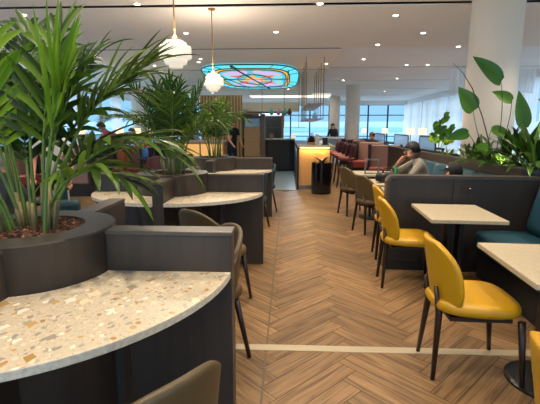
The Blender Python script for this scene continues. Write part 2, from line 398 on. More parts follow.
# ============================================================ LEFT DIVIDERS, PLANTERS AND TERRAZZO TABLES
UX = -1.12; UY = [1.79, 4.13, 6.47]
PC = (-.055, -.02); RO = .358; RI = .225
ulab = ['dark oak cross-shaped divider with round planter holding the largest palm', 'dark oak cross-shaped divider with round planter holding the middle palm', 'dark oak cross-shaped divider with round planter holding the farthest palm']
def divider_unit(i):
    t = thing('partition_divider', ulab[i], 'divider', (UX, UY[i], 0), 0, 'dark oak cross dividers with planters')
    mb = MB(); mb.lathe([(RO, 0), (RO, .945), (RO + .004, .955), (RO, .962), (RI, .962), (RI, .86), (.001, .86)], (PC[0], PC[1], 0), 64)
    o = mb.build('planter_tub', M['dark'], t, smooth=True); q = o.modifiers.new('es', 'EDGE_SPLIT'); q.split_angle = R(30)
    for (x0, x1, y0, y1) in ((.30, .87, -.05, .05), (-.87, -.38, -.05, .05), (-.05, .05, -.72, -.36), (-.05, .05, .32, .80)):
        p = MB().box(x0, x1, y0, y1, 0, .932).build('partition_panel', M['dark'], t, bevel=.004)
        e = .006; MB().box(x0 if x0 > 0 else x0 - e, x1 + e if x0 > 0 else x1, y0 - e if y1 - y0 < .2 or y0 < 0 else y0, y1 + e, .932, .950).build('cap_rail', M['darktrim'], p, bevel=.003)
    return t
for i in range(3): divider_unit(i)
def quad_table(i, sx_, sy_, label, Ry=.74):
    Rx = .868; e = .052; pts = []
    for k in range(25):
        a = pi / 2 * k / 24; x = Rx * cos(a); y = Ry * sin(a); pts.append((max(x, e), max(y, e)))
    # back along planter
    ccx, ccy = PC[0] * sx_, PC[1] * sy_
    r = RO + .003
    def ang(x=None, y=None):
        return math.asin((e - ccy) / r) if y else math.acos((e - ccx) / r)
    a1 = ang(x=1); a0 = ang(y=1)
    for k in range(15): a = a1 + (a0 - a1) * k / 14; pts.append((ccx + r * cos(a), ccy + r * sin(a)))
    pts = [(x * sx_, y * sy_) for x, y in pts]
    t = thing('terrazzo_table', label, 'table', (UX, UY[i], 0), 0, 'terrazzo corner tables')
    MB().prism(pts, .735, .765, 0, 1).build('table_top', [M['terr'], M['edge']], t, bevel=.003)
    MB().tube([(sx_ * .5, sy_ * .40, .735), (sx_ * .5, sy_ * .40, .02)], .03, 12).lathe([(.16, 0), (.16, .012), (.03, .025)], (sx_ * .5, sy_ * .40, 0), 24).build('pedestal', M['under'], t)
tl = {
 (0, 1, -1): 'large curved terrazzo table top with ochre chips beside the biggest planter', (0, 1, 1): 'curved terrazzo table hidden behind the closest low partition', (0, -1, 1): 'curved terrazzo table holding a small clear bottle',
 (1, 1, -1): 'curved terrazzo table in front of the middle planter, aisle side', (1, -1, -1): 'curved terrazzo table left of the middle planter, away from aisle', (1, 1, 1): 'curved terrazzo table just behind the middle planter, aisle side', (1, -1, 1): 'curved terrazzo table behind middle planter on window side',
 (2, 1, -1): 'curved terrazzo table in front of the farthest planter, aisle side', (2, -1, -1): 'curved terrazzo table left of the farthest planter', (2, 1, 1): 'curved terrazzo table behind the farthest planter'}
for (i, a, b), lb in tl.items(): quad_table(i, a, b, lb, 0.93 if (i == 0 and b < 0) else .74)
# mulch in the planters
for i in range(3):
    random.seed(40 + i); mb = MB(); cx, cy = UX + PC[0], UY[i] + PC[1]
    mb.lathe([(RI - .002, .86), (RI - .004, .925), (.1, .94), (.001, .945)], (cx, cy, 0), 32)
    for k in range(900 if i == 0 else 200):
        a = random.random() * 2 * pi; r = RI * .97 * math.sqrt(random.random()); p = Vector((cx + r * cos(a), cy + r * sin(a), .942 + random.random() * .012))
        q = Euler((random.uniform(-.5, .5), random.uniform(-.5, .5), random.random() * 6)).to_matrix(); h = Vector((random.uniform(.006, .014), random.uniform(.004, .007), .003))
        vs = [p + q @ Vector((h.x * a_, h.y * b_, h.z * c_)) for c_ in (-1, 1) for b_ in (-1, 1) for a_ in (-1, 1)]
        mb.add(vs, [(0, 2, 3, 1), (4, 5, 7, 6), (0, 1, 5, 4), (2, 6, 7, 3), (0, 4, 6, 2), (1, 3, 7, 5)], random.randint(0, 2))
    tag(mb.build('bark_mulch', [M['bark'], mat('pale bark', (134, 92, 64), .9), mat('dark bark', (62, 40, 30), .9)]), 'brown bark mulch filling the round planter under the ' + ['largest', 'middle', 'farthest'][i] + ' palm', 'mulch', None, 'stuff')

# ------------------------------------------------------------ palms
def leaflet(mb, base, d, L_, wd, droop, nseg=6, tone=.5, side=Vector((0, 0, 1)), mi=0, fold=.35):
    p = Vector(base); d = Vector(d).normalized(); rows = []
    for k in range(nseg + 1):
        t = k / nseg
        u = side.cross(d); u = u.normalized() if u.length > 1e-4 else Vector((1, 0, 0)); nn = d.cross(u)
        ww = wd * (max(0.03, sin(pi * (t * .82 + .13)) ** .8) if t < 1 else .02) * .5
        rows.append([p + u * ww + nn * ww * fold, p, p - u * ww + nn * ww * fold])
        p = p + d * (L_ / nseg); d = (d + Vector((0, 0, -droop / nseg))).normalized()
    mb.grid(rows, mi, tone)
def frond(parent, p0, az, L_, e0, e1, spread=52, fr_=.65, lf=.42, wd=.036, droop=.9, nl=17, start=.42, mats=None, bare=.5, vee=.25):
    mb = MB(); N = 26; p = Vector(p0); P_ = []; T_ = []
    h = Vector((cos(az), sin(az), 0)); rnd = random.random
    for k in range(N + 1):
        t = k / N; e = e0 + (e1 - e0) * t ** 1.5; d = h * cos(e) + Vector((0, 0, 1)) * sin(e); P_.append(p.copy()); T_.append(d.copy()); p = p + d * L_ / N
    mb.tube(P_, [.0075 * (1 - .8 * k / N) + .0012 for k in range(N + 1)], 6, 1)
    sd = Vector((-sin(az), cos(az), 0))
    for q in range(nl):
        t = start + (1 - start) * (q + .5) / nl; k = min(N - 1, int(t * N)); fr = t * N - k; b = P_[k].lerp(P_[k + 1], fr); T = T_[k]
        up = T.cross(sd) * -1
        if up.z < 0: up = -up
        prof = .55 + .45 * sin(pi * min(1, (q + 2) / (nl + 1)))
        for s in (-1, 1):
            ang = R(spread) * (1 - fr_ * (q / nl)) + (rnd() - .5) * .45
            d = T * cos(ang) + sd * s * sin(ang) + up * vee
            leaflet(mb, b, d, lf * prof * (.85 + rnd() * .3), wd * (.8 + rnd() * .4), droop * (.3 + rnd() * 1.5), 6, rnd(), up)
    leaflet(mb, P_[-1], T_[-1], lf * .7, wd, droop, 6, rnd(), Vector((0, 0, 1)))
    return mb.build('frond', mats or [M['leaf'], M['stem']], parent, smooth=True, tone=True)
def palm(x, y, z, label, specs, seed, stalks=10, sc=1.0, **kw):
    random.seed(seed); t = thing('potted_palm', label, 'plant', (x, y, z), 0, None)
    st = MB()
    for k in range(stalks):
        a = random.random() * 6.28; r = .03 + random.random() * .10; st.tube([(r * cos(a), r * sin(a), -.01), (r * 1.15 * cos(a), r * 1.15 * sin(a), .1 * sc), (r * 1.25 * cos(a), r * 1.25 * sin(a), (.12 + random.random() * .12) * sc)], [.011, .009, .006], 7, 0)
    st.build('stalk_cluster', M['stalk'], t, smooth=True)
    for s in specs:
        az, L_, e0, e1 = s[:4]; o = dict(kw); o.update(s[4] if len(s) > 4 else {})
        r0 = .10 * random.random() + .02; off = o.pop('off', (0, 0))
        frond(t, (r0 * cos(az) + off[0], r0 * sin(az) + off[1], .0), az + random.uniform(-.05, .05), L_, e0, e1, **o)
    return t
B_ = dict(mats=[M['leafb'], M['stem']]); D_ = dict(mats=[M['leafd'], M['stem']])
px, py = UX + PC[0], UY[0] + PC[1]
spec1 = [
 (R(0), .66, R(84), R(70), dict(off=(.10, -.10), lf=.42, droop=.04, wd=.032, start=.70, nl=6, vee=.05, spread=24, **B_)),     # young bright upright frond
 (R(20), .95, R(78), R(24), dict(lf=.36, droop=.5, start=.5)), (R(45), .95, R(82), R(15), dict(droop=.7)), (R(0), .78, R(72), R(-30), dict(lf=.34, start=.5, nl=11)),
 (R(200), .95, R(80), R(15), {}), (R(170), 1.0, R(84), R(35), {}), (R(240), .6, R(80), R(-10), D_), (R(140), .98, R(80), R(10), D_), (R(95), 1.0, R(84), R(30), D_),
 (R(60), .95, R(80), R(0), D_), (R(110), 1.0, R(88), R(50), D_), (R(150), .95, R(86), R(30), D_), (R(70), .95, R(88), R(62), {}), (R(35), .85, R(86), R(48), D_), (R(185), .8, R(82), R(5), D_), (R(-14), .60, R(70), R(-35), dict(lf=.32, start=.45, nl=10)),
 (R(215), .7, R(76), R(-10), {}), (R(120), .75, R(76), R(0), D_), (R(180), .75, R(74), R(-20), {}), (R(75), .7, R(72), R(-20), D_), (R(155), .9, R(87), R(66), dict(lf=.4, **B_))]
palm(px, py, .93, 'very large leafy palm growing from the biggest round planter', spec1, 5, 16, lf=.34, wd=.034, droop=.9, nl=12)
def rnd_specs(n, seed, L0=.8, L1=1.05):
    L0, L1 = .78, 1.02
    random.seed(seed); return [(k * 2.4 + random.random() * .5, random.uniform(L0, L1), R(random.uniform(80, 88)), R(random.choice([-25, 15, 40, 62])), D_ if random.random() < .5 else {}) for k in range(n)]
palm(px, UY[1] + PC[1], .93, 'bushy green palm in the middle round planter', rnd_specs(20, 8, .74, .98), 6, 9, lf=.27, wd=.019, droop=.8, nl=18, start=.4)
palm(px + .02, UY[2] + PC[1], .93, 'smaller green palm in the farthest round planter', rnd_specs(16, 12, .55, .75), 7, 7, lf=.25, wd=.022, droop=.9, nl=13, start=.38)

# ============================================================ CHAIRS
def shell(mb, hw_f, z0, z1, yback, wrap, tilt, ns=18, nz=10, mi=0, drop=0):
    """curved back panel; hw_f(v)->half width for v in 0..1; wrap = curvature radius; panel bulges towards -y"""
    rows = []
    for j in range(nz + 1):
        v = j / nz; hw = hw_f(v); z = z0 + (z1 - z0) * v; rows.append([])
        for i in range(ns + 1):
            u = -1 + 2 * i / ns; a = u * hw / wrap
            rows[-1].append((wrap * sin(a), yback - tilt * v + wrap * (1 - cos(a)), z0 + (z - z0) * (1 - drop * abs(u) ** 2.4)))
    mb.grid(rows, mi)
def cushion(mb, rows_wy, z0, z1, mi=0):
    """rounded pad from outline [(x,y)...]"""
    n = len(rows_wy); cx = sum(p[0] for p in rows_wy) / n; cy = sum(p[1] for p in rows_wy) / n
    lv = [(.9, z0), (.98, z0 + (z1 - z0) * .2), (1.0, z0 + (z1 - z0) * .5), (.97, z0 + (z1 - z0) * .82), (.86, z1), (.4, z1 - .004)]
    rows = [[(cx + (x - cx) * s, cy + (y - cy) * s, z) for x, y in rows_wy] for s, z in lv]
    b = len(mb.v); mb.grid(rows, mi, .5, True)
    mb.f += [tuple(b + i for i in range(n))[::-1], tuple(b + (len(lv) - 1) * n + i for i in range(n))]; mb.m += [mi, mi]; mb.t += [.5, .5]
def superpts(hx, hy, e, n=28, taper=0):
    o = []
    for k in range(n):
        a = 2 * pi * k / n; x = hx * math.copysign(abs(cos(a)) ** e, cos(a)); y = hy * math.copysign(abs(sin(a)) ** e, sin(a)); o.append((x * (1 + taper * y / hy), y))
    return o
def legs(t, z=.40, f=(.19, .20), r=(.14, -.17), ff=(.205, .235), rf=(.15, -.235), up=False):
    for s in (-1, 1):
        MB().tube([(s * ff[0], ff[1], 0), (s * f[0], f[1], z)], [.0125, .020], 10).build('leg', M['leg'], t, smooth=True)
        pth = [(s * rf[0], rf[1], 0), (s * r[0], r[1], z)] + ([(s * r[0] * .92, r[1] - .026, z + .15)] if up else [])
        MB().tube(pth, [.0125, .020] + ([.011] if up else []), 10).build('leg', M['leg'], t, smooth=True)
def oval_chair(name, label, m, loc, rz, group):
    t = thing(name, label, 'chair', loc, rz, group)
    mb = MB(); cushion(mb, superpts(.225, .235, .62, 28, .10), .395, .475); mb.build('seat', m, t, smooth=True, sub=1)
    def hw(v): return .225 * max(.12, 1 - abs((v - .45) / .56) ** 2.6) ** .5 + .012
    mb = MB(); shell(mb, hw, .40, .80, -.185, .26, .075, 16, 14); mb.build('backrest', m, t, smooth=True, solid=.035, sub=1)
    MB().box(-.16, .16, -.16, .17, .362, .385).build('seat_frame', M['leg'], t)
    legs(t, .385, up=True, r=(.10, -.20), rf=(.15, -.225)); return t
def tub_chair(name, label, m, loc, rz, group):
    t = thing(name, label, 'chair', loc, rz, group)
    mb = MB(); cushion(mb, superpts(.235, .235, .6, 28, .05), .385, .475); mb.build('seat', m, t, smooth=True, sub=1)
    def hw(v): return (.31 + .05 * v) * (1 if v < .80 else (1 - ((v - .80) / .20) ** 2 * .12))
    mb = MB(); shell(mb, hw, .40, .81, -.20, .26, .05, 18, 12, 0, .5); mb.build('backrest', m, t, smooth=True, solid=.03, sub=1)
    legs(t, .40, r=(.17, -.15), rf=(.21, -.22), f=(.17, .17), ff=(.21, .22)); return t
RG = -R(4)      # the right-hand furniture is turned slightly
gy = 'mustard yellow leather chairs with oval backs'
yc = oval_chair('dining_chair', 'whole mustard yellow oval-back chair closest to the pale floor strip', M['yellow'], (1.06, 2.27, 0), -pi / 2 + RG * .5, gy)
dup(yc, (1.085, 3.61, 0), -pi / 2 + RG, 'mustard yellow oval-back chair at the square stone table before the long partition')
dup(yc, (1.20, 4.42, 0), -pi / 2 + RG, 'mustard yellow chair mostly hidden behind rounded partition end')
dup(yc, (.99, 1.07, 0), -pi / 2 + RG, 'mustard yellow chair cut by the right picture edge, only its back showing')
dup(yc, (-2.62, 3.42, 0), R(-20), 'mustard yellow chair behind the largest palm, holding grey-haired person')
go = 'olive brown leather chairs'
oc = oval_chair('dining_chair', 'olive brown oval-back chair with yellow chairs in front of it', M['olive'], (1.18, 5.55, 0), -pi / 2 + RG + .5, go)
dup(oc, (1.12, 6.72, 0), -pi / 2 + RG + .45, 'olive brown oval-back chair closest to the black planter bin')
tc_ = tub_chair('tub_chair', 'olive brown tub chair tucked under the large terrazzo table', M['olive'], (-.45, 1.03, 0), R(52), go)
dup(tc_, (-.60, 3.16, 0), R(-36), 'olive brown tub chair seen above the closest partition, before middle terrazzo table')
dup(tc_, (-.53, 2.36, 0), R(125), 'olive brown tub chair peeking past the end of the closest partition')
gt = 'teal tub chairs beyond the second partition'
te = tub_chair('tub_chair', 'teal tub chair just past the end of the second partition', M['tealchair'], (-.54, 5.62, 0), R(70), gt)
dup(te, (-.46, 6.95, 0), R(110), 'teal tub chair beside the end of the farthest partition')
# window-side red chairs
wc = tub_chair('tub_chair', 'wine red tub chair between booths and middle palm', M['wine'], (-2.85, 8.75, 0), R(200), 'wine red tub chairs')
dup(wc, (-2.5, 9.6, 0), R(150), 'wine red tub chair directly behind the middle palm')

# ============================================================ RIGHT SIDE
def rot2(x, y, cx, cy, a): return (cx + (x - cx) * cos(a) - (y - cy) * sin(a), cy + (x - cx) * sin(a) + (y - cy) * cos(a))
# square tables
def square_table(label, cx, cy, w_, d_, z, group='square cream stone tables'):
    t = thing('dining_table', label, 'table', (cx, cy, 0), RG, group)
    MB().box(-w_ / 2, w_ / 2, -d_ / 2, d_ / 2, z - .03, z).build('table_top', M['marble'], t, bevel=.004)
    p = MB()
    for s in (-1, 1): p.box(s * .045 - .018, s * .045 + .018, -.06, .06, .02, z - .03)
    p.build('pedestal', M['black'], t, bevel=.004)
    MB().lathe([(.21, 0), (.21, .012), (.19, .018), (.03, .03)], n=32).build('base', M['black'], t, smooth=False)
    return t
square_table('square cream stone table standing against the long dark partition', 1.435, 3.47, .575, .70, .705)
square_table('cream stone table before the teal bench, closest to camera', 1.46, 2.13, .60, .70, .705)
square_table('cream stone table under the black bag, beyond the partition', 1.42, 5.45, .56, .62, .705)
square_table('cream stone table at the aisle before the seated man', 1.36, 6.45, .62, .62, .72)
square_table('cream stone table just behind the rounded partition end', 1.36, 4.62, .50, .6, .705)
# long partition with rounded frame
t = thing('low_partition', 'long dark oak partition with rounded end behind square table', 'divider', (.97, 3.98, 0), RG)
Lp, Hp, rc = 1.62, .955, .07
pts = [(0, 0), (Lp, 0), (Lp, Hp)] + [(rc - rc * sin(a), Hp - rc + rc * cos(a)) for a in [pi / 2 * k / 8 for k in range(9)]]
def xz_prism(mb, pts, y0, y1, mi=0):
    n = len(pts); b = len(mb.v); mb.v += [(x, y0, z) for x, z in pts] + [(x, y1, z) for x, z in pts]
    mb.f += [tuple(b + i for i in range(n)), tuple(b + n + i for i in range(n))[::-1]] + [(b + (i + 1) % n, b + i, b + n + i, b + n + (i + 1) % n) for i in range(n)]
    mb.m += [mi] * (n + 2); mb.t += [.5] * (n + 2)
ins = [(.028 + (x - .028 if False else (x * (Lp - .028) / Lp)), z * (Hp - .028) / Hp) for x, z in pts]
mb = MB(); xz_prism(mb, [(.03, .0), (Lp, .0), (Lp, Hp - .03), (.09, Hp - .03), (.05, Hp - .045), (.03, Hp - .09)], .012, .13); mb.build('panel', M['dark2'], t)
mb = MB()
path = [(.008, 0), (.008, Hp - rc)] + [(rc - (rc - .008) * cos(a), Hp - rc + (rc - .008) * sin(a)) for a in [pi / 2 * k / 8 for k in range(1, 9)]] + [(Lp, Hp - .008)]
outp = []; inn = []
for k, (x, z) in enumerate(path): pass
fr = [(0, 0), (0, Hp - rc)] + [(rc - rc * cos(a), Hp - rc + rc * sin(a)) for a in [pi / 2 * k / 8 for k in range(1, 9)]] + [(Lp, Hp)]
fi = [(.03, 0), (.03, Hp - rc)] + [(rc - (rc - .03) * cos(a), Hp - rc + (rc - .03) * sin(a)) for a in [pi / 2 * k / 8 for k in range(1, 9)]] + [(Lp, Hp - .03)]
for k in range(len(fr) - 1):
    q = [fr[k], fr[k + 1], fi[k + 1], fi[k]]; vs = [(x, 0, z) for x, z in q] + [(x, .142, z) for x, z in q]
    mb.add(vs, [(0, 1, 2, 3), (7, 6, 5, 4), (0, 4, 5, 1), (3, 2, 6, 7)])
mb.build('edge_frame', mat('bronze oak frame', (66, 55, 46), .4), t, smooth=False)
MB().box(.625, .630, .009, .013, .1, Hp - .03).build('panel_seam', M['slot'], t)
mb = MB().box(.03, Lp, .004, .012, 0, .10); mb.build('kick_board', M['under'], t)
sp = MB().box(.70, .80, .004, .012, .80, .86).build('switch_plate', mat('dark bronze plate', (58, 40, 34), .4, metal=.3), t)
MB().box(.775, .782, .0, .004, .835, .842).build('indicator', emis('small white led', (255, 240, 220), 1.0), sp)
# bench near
def bench(label, x, y, L_, rz, group, segs):
    t = thing('banquette_bench', label, 'bench', (x, y, 0), rz, group)    # local: along -y, back at +x
    MB().box(.06, .62, -L_, 0, 0, .30).build('plinth', M['under'], t)
    mb = MB(); n = 10; r = .05
    prof = [(0.0, .30), (-.01, .38), (.0, .43), (.04, .455), (.25, .46), (.50, .455), (.50, .30)]
    rows = []
    ys = [0, -.015, -.05, -.2] + [-L_ * k / 8 for k in range(1, 9)]
    for k, y_ in enumerate(ys):
        s = [.80, .95, 1, 1][k] if k < 4 else 1
        rows.append([(.25 + (px_ - .25) * s, y_, .38 + (pz - .38) * (s if pz > .3 else 1)) for px_, pz in prof])
    mb.grid(rows); mb.f.append(tuple(range(len(prof)))); mb.m.append(0); mb.t.append(.5)
    mb.build('seat_cushion', M['teal'], t, smooth=True)
    w_ = L_ / segs
    for k in range(segs):
        b = MB(); rows = []
        y0 = -k * w_ - .004; y1 = -(k + 1) * w_ + .004
        for yy, s in ((y0, .55), (y0 - .02, .9), (y0 - .06, 1), ((y0 + y1) / 2, 1.05), (y1 + .06, 1), (y1 + .02, .9), (y1, .55)):
            rows.append([(.60, yy, .455), (.60 - .14 * s, yy, .46), (.60 - .15 * s, yy, .55), (.62 - .12 * s, yy, .75), (.63 - .10 * s, yy, .88), (.64 - .04 * s, yy, .88 + .03 * s), (.66, yy, .90)])
        b.grid(rows)
        nn = 7; b.f += [tuple(range(nn)), tuple(range(6 * nn, 7 * nn))[::-1]]; b.m += [0, 0]; b.t += [.5, .5]
        b.build('back_cushion', M['teal'], t, smooth=True)
    return t
gb = 'teal leather banquette benches'
bench('teal leather bench along the wall in front of the long partition', 1.77, 3.84, 3.0, RG * .6, gb, 4)
bench('teal leather bench where the seated man leans, behind the partition', 1.63, 7.25, 3.0, 0, gb, 5)
# plant trough
t = thing('plant_trough', 'long dark oak planting trough running behind the teal benches', 'planter', (2.30, 0, 0))
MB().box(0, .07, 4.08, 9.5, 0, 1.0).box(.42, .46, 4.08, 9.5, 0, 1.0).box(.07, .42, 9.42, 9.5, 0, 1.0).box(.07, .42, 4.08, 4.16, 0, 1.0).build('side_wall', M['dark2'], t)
MB().box(-.01, .08, 4.08, 9.5, 1.0, 1.018).build('cap_rail', M['dark'], t)
MB().box(.07, .42, 4.16, 9.42, .5, .93).build('soil', M['bark'], t)

t = thing('low_partition', 'dark oak back panel standing behind the near teal bench', 'divider', (2.43, .4, 0)); MB().box(0, .08, 0, 3.40, 0, .95).build('panel', M['dark'], t); MB().box(-.01, .09, 0, 3.40, .95, .968).build('cap_rail', M['darktrim'], t)
# foliage in the trough
def blade(mb, base, d, L_, wd, droop, tone, mi=0, ns=8, heart=False, fold=.25, up=(0, 0, 1)):
    p = Vector(base); d = Vector(d).normalized(); rows = []; up = Vector(up)
    for k in range(ns + 1):
        t = k / ns; u = up.cross(d)
        u = u.normalized() if u.length > .05 else Vector((1, 0, 0)); nn = d.cross(u)
        if heart: ww = wd * .5 * (.001 + (sin(pi * min(1, t * .95 + .05) ** .62)) ** .85)
        else: ww = wd * .5 * max(.02, sin(pi * min(.995, t * .93 + .05)))
        rows.append([p + u * ww + nn * ww * fold, p + u * ww * .5 + nn * ww * fold * .3, p, p - u * ww * .5 + nn * ww * fold * .3, p - u * ww + nn * ww * fold])
        p = p + d * (L_ / ns); d = (d + Vector((0, 0, -droop / ns))).normalized()
    mb.grid(rows, mi, tone)
def leafy_plant(name, label, loc, leaves_, mats, group=None, scale=1):
    """leaves_: list of (stem path points, leaf dir, length, width, droop, material index)"""
    t = thing(name, label, 'plant', loc, 0, group)
    for (path, d, L_, wd, dr, mi) in leaves_:
        P_ = [Vector(p) for p in path]; o = MB(); sp_ = []
        for k in range(9):
            u = k / 8
            if len(P_) == 3: sp_.append(P_[0] * (1 - u) ** 2 + P_[1] * 2 * u * (1 - u) + P_[2] * u * u)
            else: sp_.append(P_[0].lerp(P_[-1], u))
        o.tube(sp_, [.006 * (1 - .5 * k / 8) for k in range(9)], 6, 1); blade(o, P_[-1], d, L_, wd, dr, random.random(), 0, 9, True, .25, (.1, -1, .35))
        o.build('leaf_with_stem', [mats[mi], mats[-1]], t, smooth=True, tone=True)
    return t
random.seed(21)
stemd = mat('dark stem', (60, 62, 34), .6)
# tall broad-leaf plant in front of the column.  offsets in the plane of the picture there (x right, z up)
lv = [([(0, 0, 0), (.10, 0, .60), (0, -.02, .99)], (-.80, -.2, .55), .47, .22, .0, 0), ([(0, 0, 0), (.16, 0, .45), (.15, 0, .78)], (-.86, .1, .46), .25, .15, .1, 0),
      ([(0, 0, 0), (-.2, 0, .35), (-.27, 0, .67)], (-.55, 0, .78), .33, .24, .0, 2), ([(0, 0, 0), (.12, 0, .25), (.28, -.05, .48)], (-.16, .1, .95), .43, .20, .0, 2),
      ([(0, 0, 0), (-.22, 0, .3), (-.3, 0, .42)], (-.9, 0, -.1), .26, .14, .4, 0), ([(0, 0, 0), (-.1, 0, .3), (-.05, 0, .46)], (.8, 0, -.1), .26, .13, .5, 0), ([(0, 0, 0), (.1, 0, .3), (.12, 0, .30)], (.9, -.2, .1), .34, .16, .4, 0), ([(0, 0, 0), (-.1, -.1, .1), (-.12, -.1, .22)], (-.6, -.3, .3), .22, .14, .4, 2)]
leafy_plant('bird_of_paradise', 'tall broad-leaved plant with long bare stalks before the white column', (2.385, 4.85, .93), lv, [M['aroid'], M['aroid'], M['aroid'], stemd])
bp_ = bpy.data.objects['bird_of_paradise']; MB().tube([(.0, 0, 0), (-.06, 0, .32), (-.16, 0, .60), (-.30, 0, .92), (-.42, 0, 1.09), (-.54, 0, 1.20)], [.007, .007, .006, .006, .004, .002], 6).build('bare_stalk', stemd, bp_, smooth=True)
def strap_bush(label, x, y, n, L0, L1, wd, mats, seed, e0=20, e1=80, droop=1.1):
    random.seed(seed); t = thing('leafy_bush', label, 'plant', (x, y, .93), 0, 'leafy plants in the trough')
    for k in range(n):
        a = random.random() * 2 * pi; e = R(random.uniform(e0, e1)); d = (cos(a) * cos(e), sin(a) * cos(e), sin(e)); L_ = random.uniform(L0, L1); o = MB()
        st = Vector((random.uniform(-.06, .06), random.uniform(-.06, .06), .0)); d = Vector(d); s2 = st + d * L_ * .35
        o.tube([st, st.lerp(s2, .5), s2], .004, 5, 1); blade(o, s2, d, L_ * .7, wd * random.uniform(.8, 1.2), droop, random.random(), 0, 8)
        o.build('leaf', [random.choice(mats), M['stem']], t, smooth=True, tone=True)
    return t
bl = ['dense dark strap-leaved plant at the right end of the trough', 'dark strap-leaved plant below the tall broad leaves', 'drooping dark-leaved plant spilling over the trough beside capped person', 'arching green plant under the upright bright leaf', 'low dark plant in front of the column base']
for k, (x, y, n, a, b, w_) in enumerate([(2.55, 4.30, 60, .36, .62, .07), (2.50, 4.80, 50, .32, .55, .06), (2.46, 5.35, 36, .26, .42, .055), (2.62, 4.55, 46, .38, .62, .06), (2.52, 5.75, 26, .2, .34, .05)]):
    strap_bush(bl[k], x, y, n, a, b, w_, [M['aroid'], M['leafd'], M['leafd'], M['leaf']], 60 + k)
lb = strap_bush('lime green lit plant glowing in front of the column', 2.46, 4.95, 14, .22, .36, .085, [M['aroidlit']], 77, 10, 70, .5)
# small lit shrub further along the trough
random.seed(31); t = thing('leafy_shrub', 'small lit shrub with round leaves left of the white column', 'plant', (2.56, 7.1, .93))
for k in range(7):
    o = MB(); a = random.random() * 6.28; tip = Vector((cos(a) * .18, sin(a) * .1, .25 + .07 * k)); pth = [Vector((0, 0, 0)), tip * .5 + Vector((0, 0, .08)), tip]
    o.tube(pth, .004, 5, 1)
    for q in range(7): s = pth[1].lerp(tip, q / 6) if q else pth[1]; b = random.random() * 6.28; blade(o, s, (cos(b), .2 * sin(b), .4 + .3 * random.random()), .12, .085, .4, random.random(), 0, 5, up=(.2, -1, .5))
    o.build('branch', [M['aroidlit'] if k < 2 else M['aroid'], M['stem']], t, smooth=True, tone=True)
strap_bush('low fern-like plant at the far end of the trough', 2.52, 6.6, 22, .15, .28, .03, [M['leaf'], M['aroidlit']], 91)
def uplight(label, x, y, z, pw):
    t = thing('plant_uplight', label, 'lamp', (x, y, z)); MB().lathe([(.03, 0), (.035, .05), (.028, .05), (.026, .03)], n=16).build('housing', M['black'], t); MB().lathe([(.0001, .04), (.024, .04), (.024, .035)], n=16).build('lens', M['lampon'], t)
    l = bpy.data.lights.new('glow', 'SPOT'); l.energy = pw; l.color = (1, .86, .55); l.spot_size = R(120); l.shadow_soft_size = .03; q = bpy.data.objects.new('lamp_light', l); COL.objects.link(q); q.parent = t; q.location = (0, 0, .07); q.rotation_euler = (pi, 0, 0)
uplight('small black uplight under the lime green lit plant', 2.42, 4.7, .935, 6); uplight('small black uplight beside the small lit shrub', 2.47, 6.95, .935, 6)

# ------------------------------------------------------------ pendants over the planters
def pendant(label, x, y, z):
    t = thing('pendant_lamp', label, 'pendant lamp', (x, y, z), 0, 'white opal glass pendant lamps')
    prof = [(.04, -.16), (.07, -.155), (.075, -.125), (.11, -.12), (.12, -.08), (.125, -.07), (.16, -.065), (.165, -.05), (.165, .04), (.155, .055), (.12, .06), (.115, .09), (.08, .11), (.05, .115)]
    o = MB(); o.lathe(prof, n=40); o.build('glass_shade', M['opal'], t, smooth=True)
    MB().lathe([(.07, .105), (.075, .125), (.02, .14), (.012, .17)], n=24).build('brass_collar', M['brass'], t, smooth=True)
    MB().tube([(0, 0, .15), (0, 0, ZC - z - .02)], .008, 10).build('rod', M['brass'], t)
    MB().lathe([(.06, ZC - z), (.06, ZC - z - .02), (.012, ZC - z - .03)], n=24).build('ceiling_rose', M['brass'], t)
    l = bpy.data.lights.new('bulb', 'POINT'); l.energy = 42; l.color = (1, .86, .70); l.shadow_soft_size = .12; q = bpy.data.objects.new('lamp_light', l); COL.objects.link(q); q.parent = t; q.location = (0, 0, .24)
pendant('larger-looking opal glass pendant lamp above the middle palm', -1.18, 4.40, 2.19); pendant('smaller-looking opal glass pendant lamp before the stained glass ceiling', -1.22, 6.8, 2.16)

# ------------------------------------------------------------ stained glass ceiling
t = thing('stained_glass_panel', 'backlit stained glass ceiling panel in turquoise, lilac and orange', 'stained glass', (-1.25, 15.75, ZC - .03))
def sup(hx, hy, e, n=48): return superpts(hx, hy, e, n)
cy_ = [emis('turquoise glass', (96, 214, 232), 1.0), emis('amber glass', (236, 176, 72), 1.0), emis('lilac glass', (196, 176, 214), 1.0), emis('deep blue glass', (90, 190, 214), .9), emis('orange glass', (214, 92, 44), .95), emis('pale aqua glass', (130, 214, 214), .95)]
lead = mat('lead line', (40, 30, 28), .6)
HX, HY = 1.62, 3.55
MB().prism(sup(HX, HY, .52), -.005, .028).build('turquoise_border', cy_[0], t)
MB().prism(sup(HX * .80, HY * .80, .52), -.012, -.0055).build('amber_band', cy_[1], t)
MB().prism(sup(HX * .72, HY * .73, .52), -.018, -.0125).build('aqua_field', cy_[3], t)
def ell(cx, cy, a, b, r, n=20): return [(cx + a * cos(2 * pi * k / n) * cos(r) - b * sin(2 * pi * k / n) * sin(r), cy + a * cos(2 * pi * k / n) * sin(r) + b * sin(2 * pi * k / n) * cos(r)) for k in range(n)]
mld = MB()
def petal(nm, m_, *e, z=-.024):
    MB().prism(ell(*e), z, z + .0055).build(nm, m_, t)
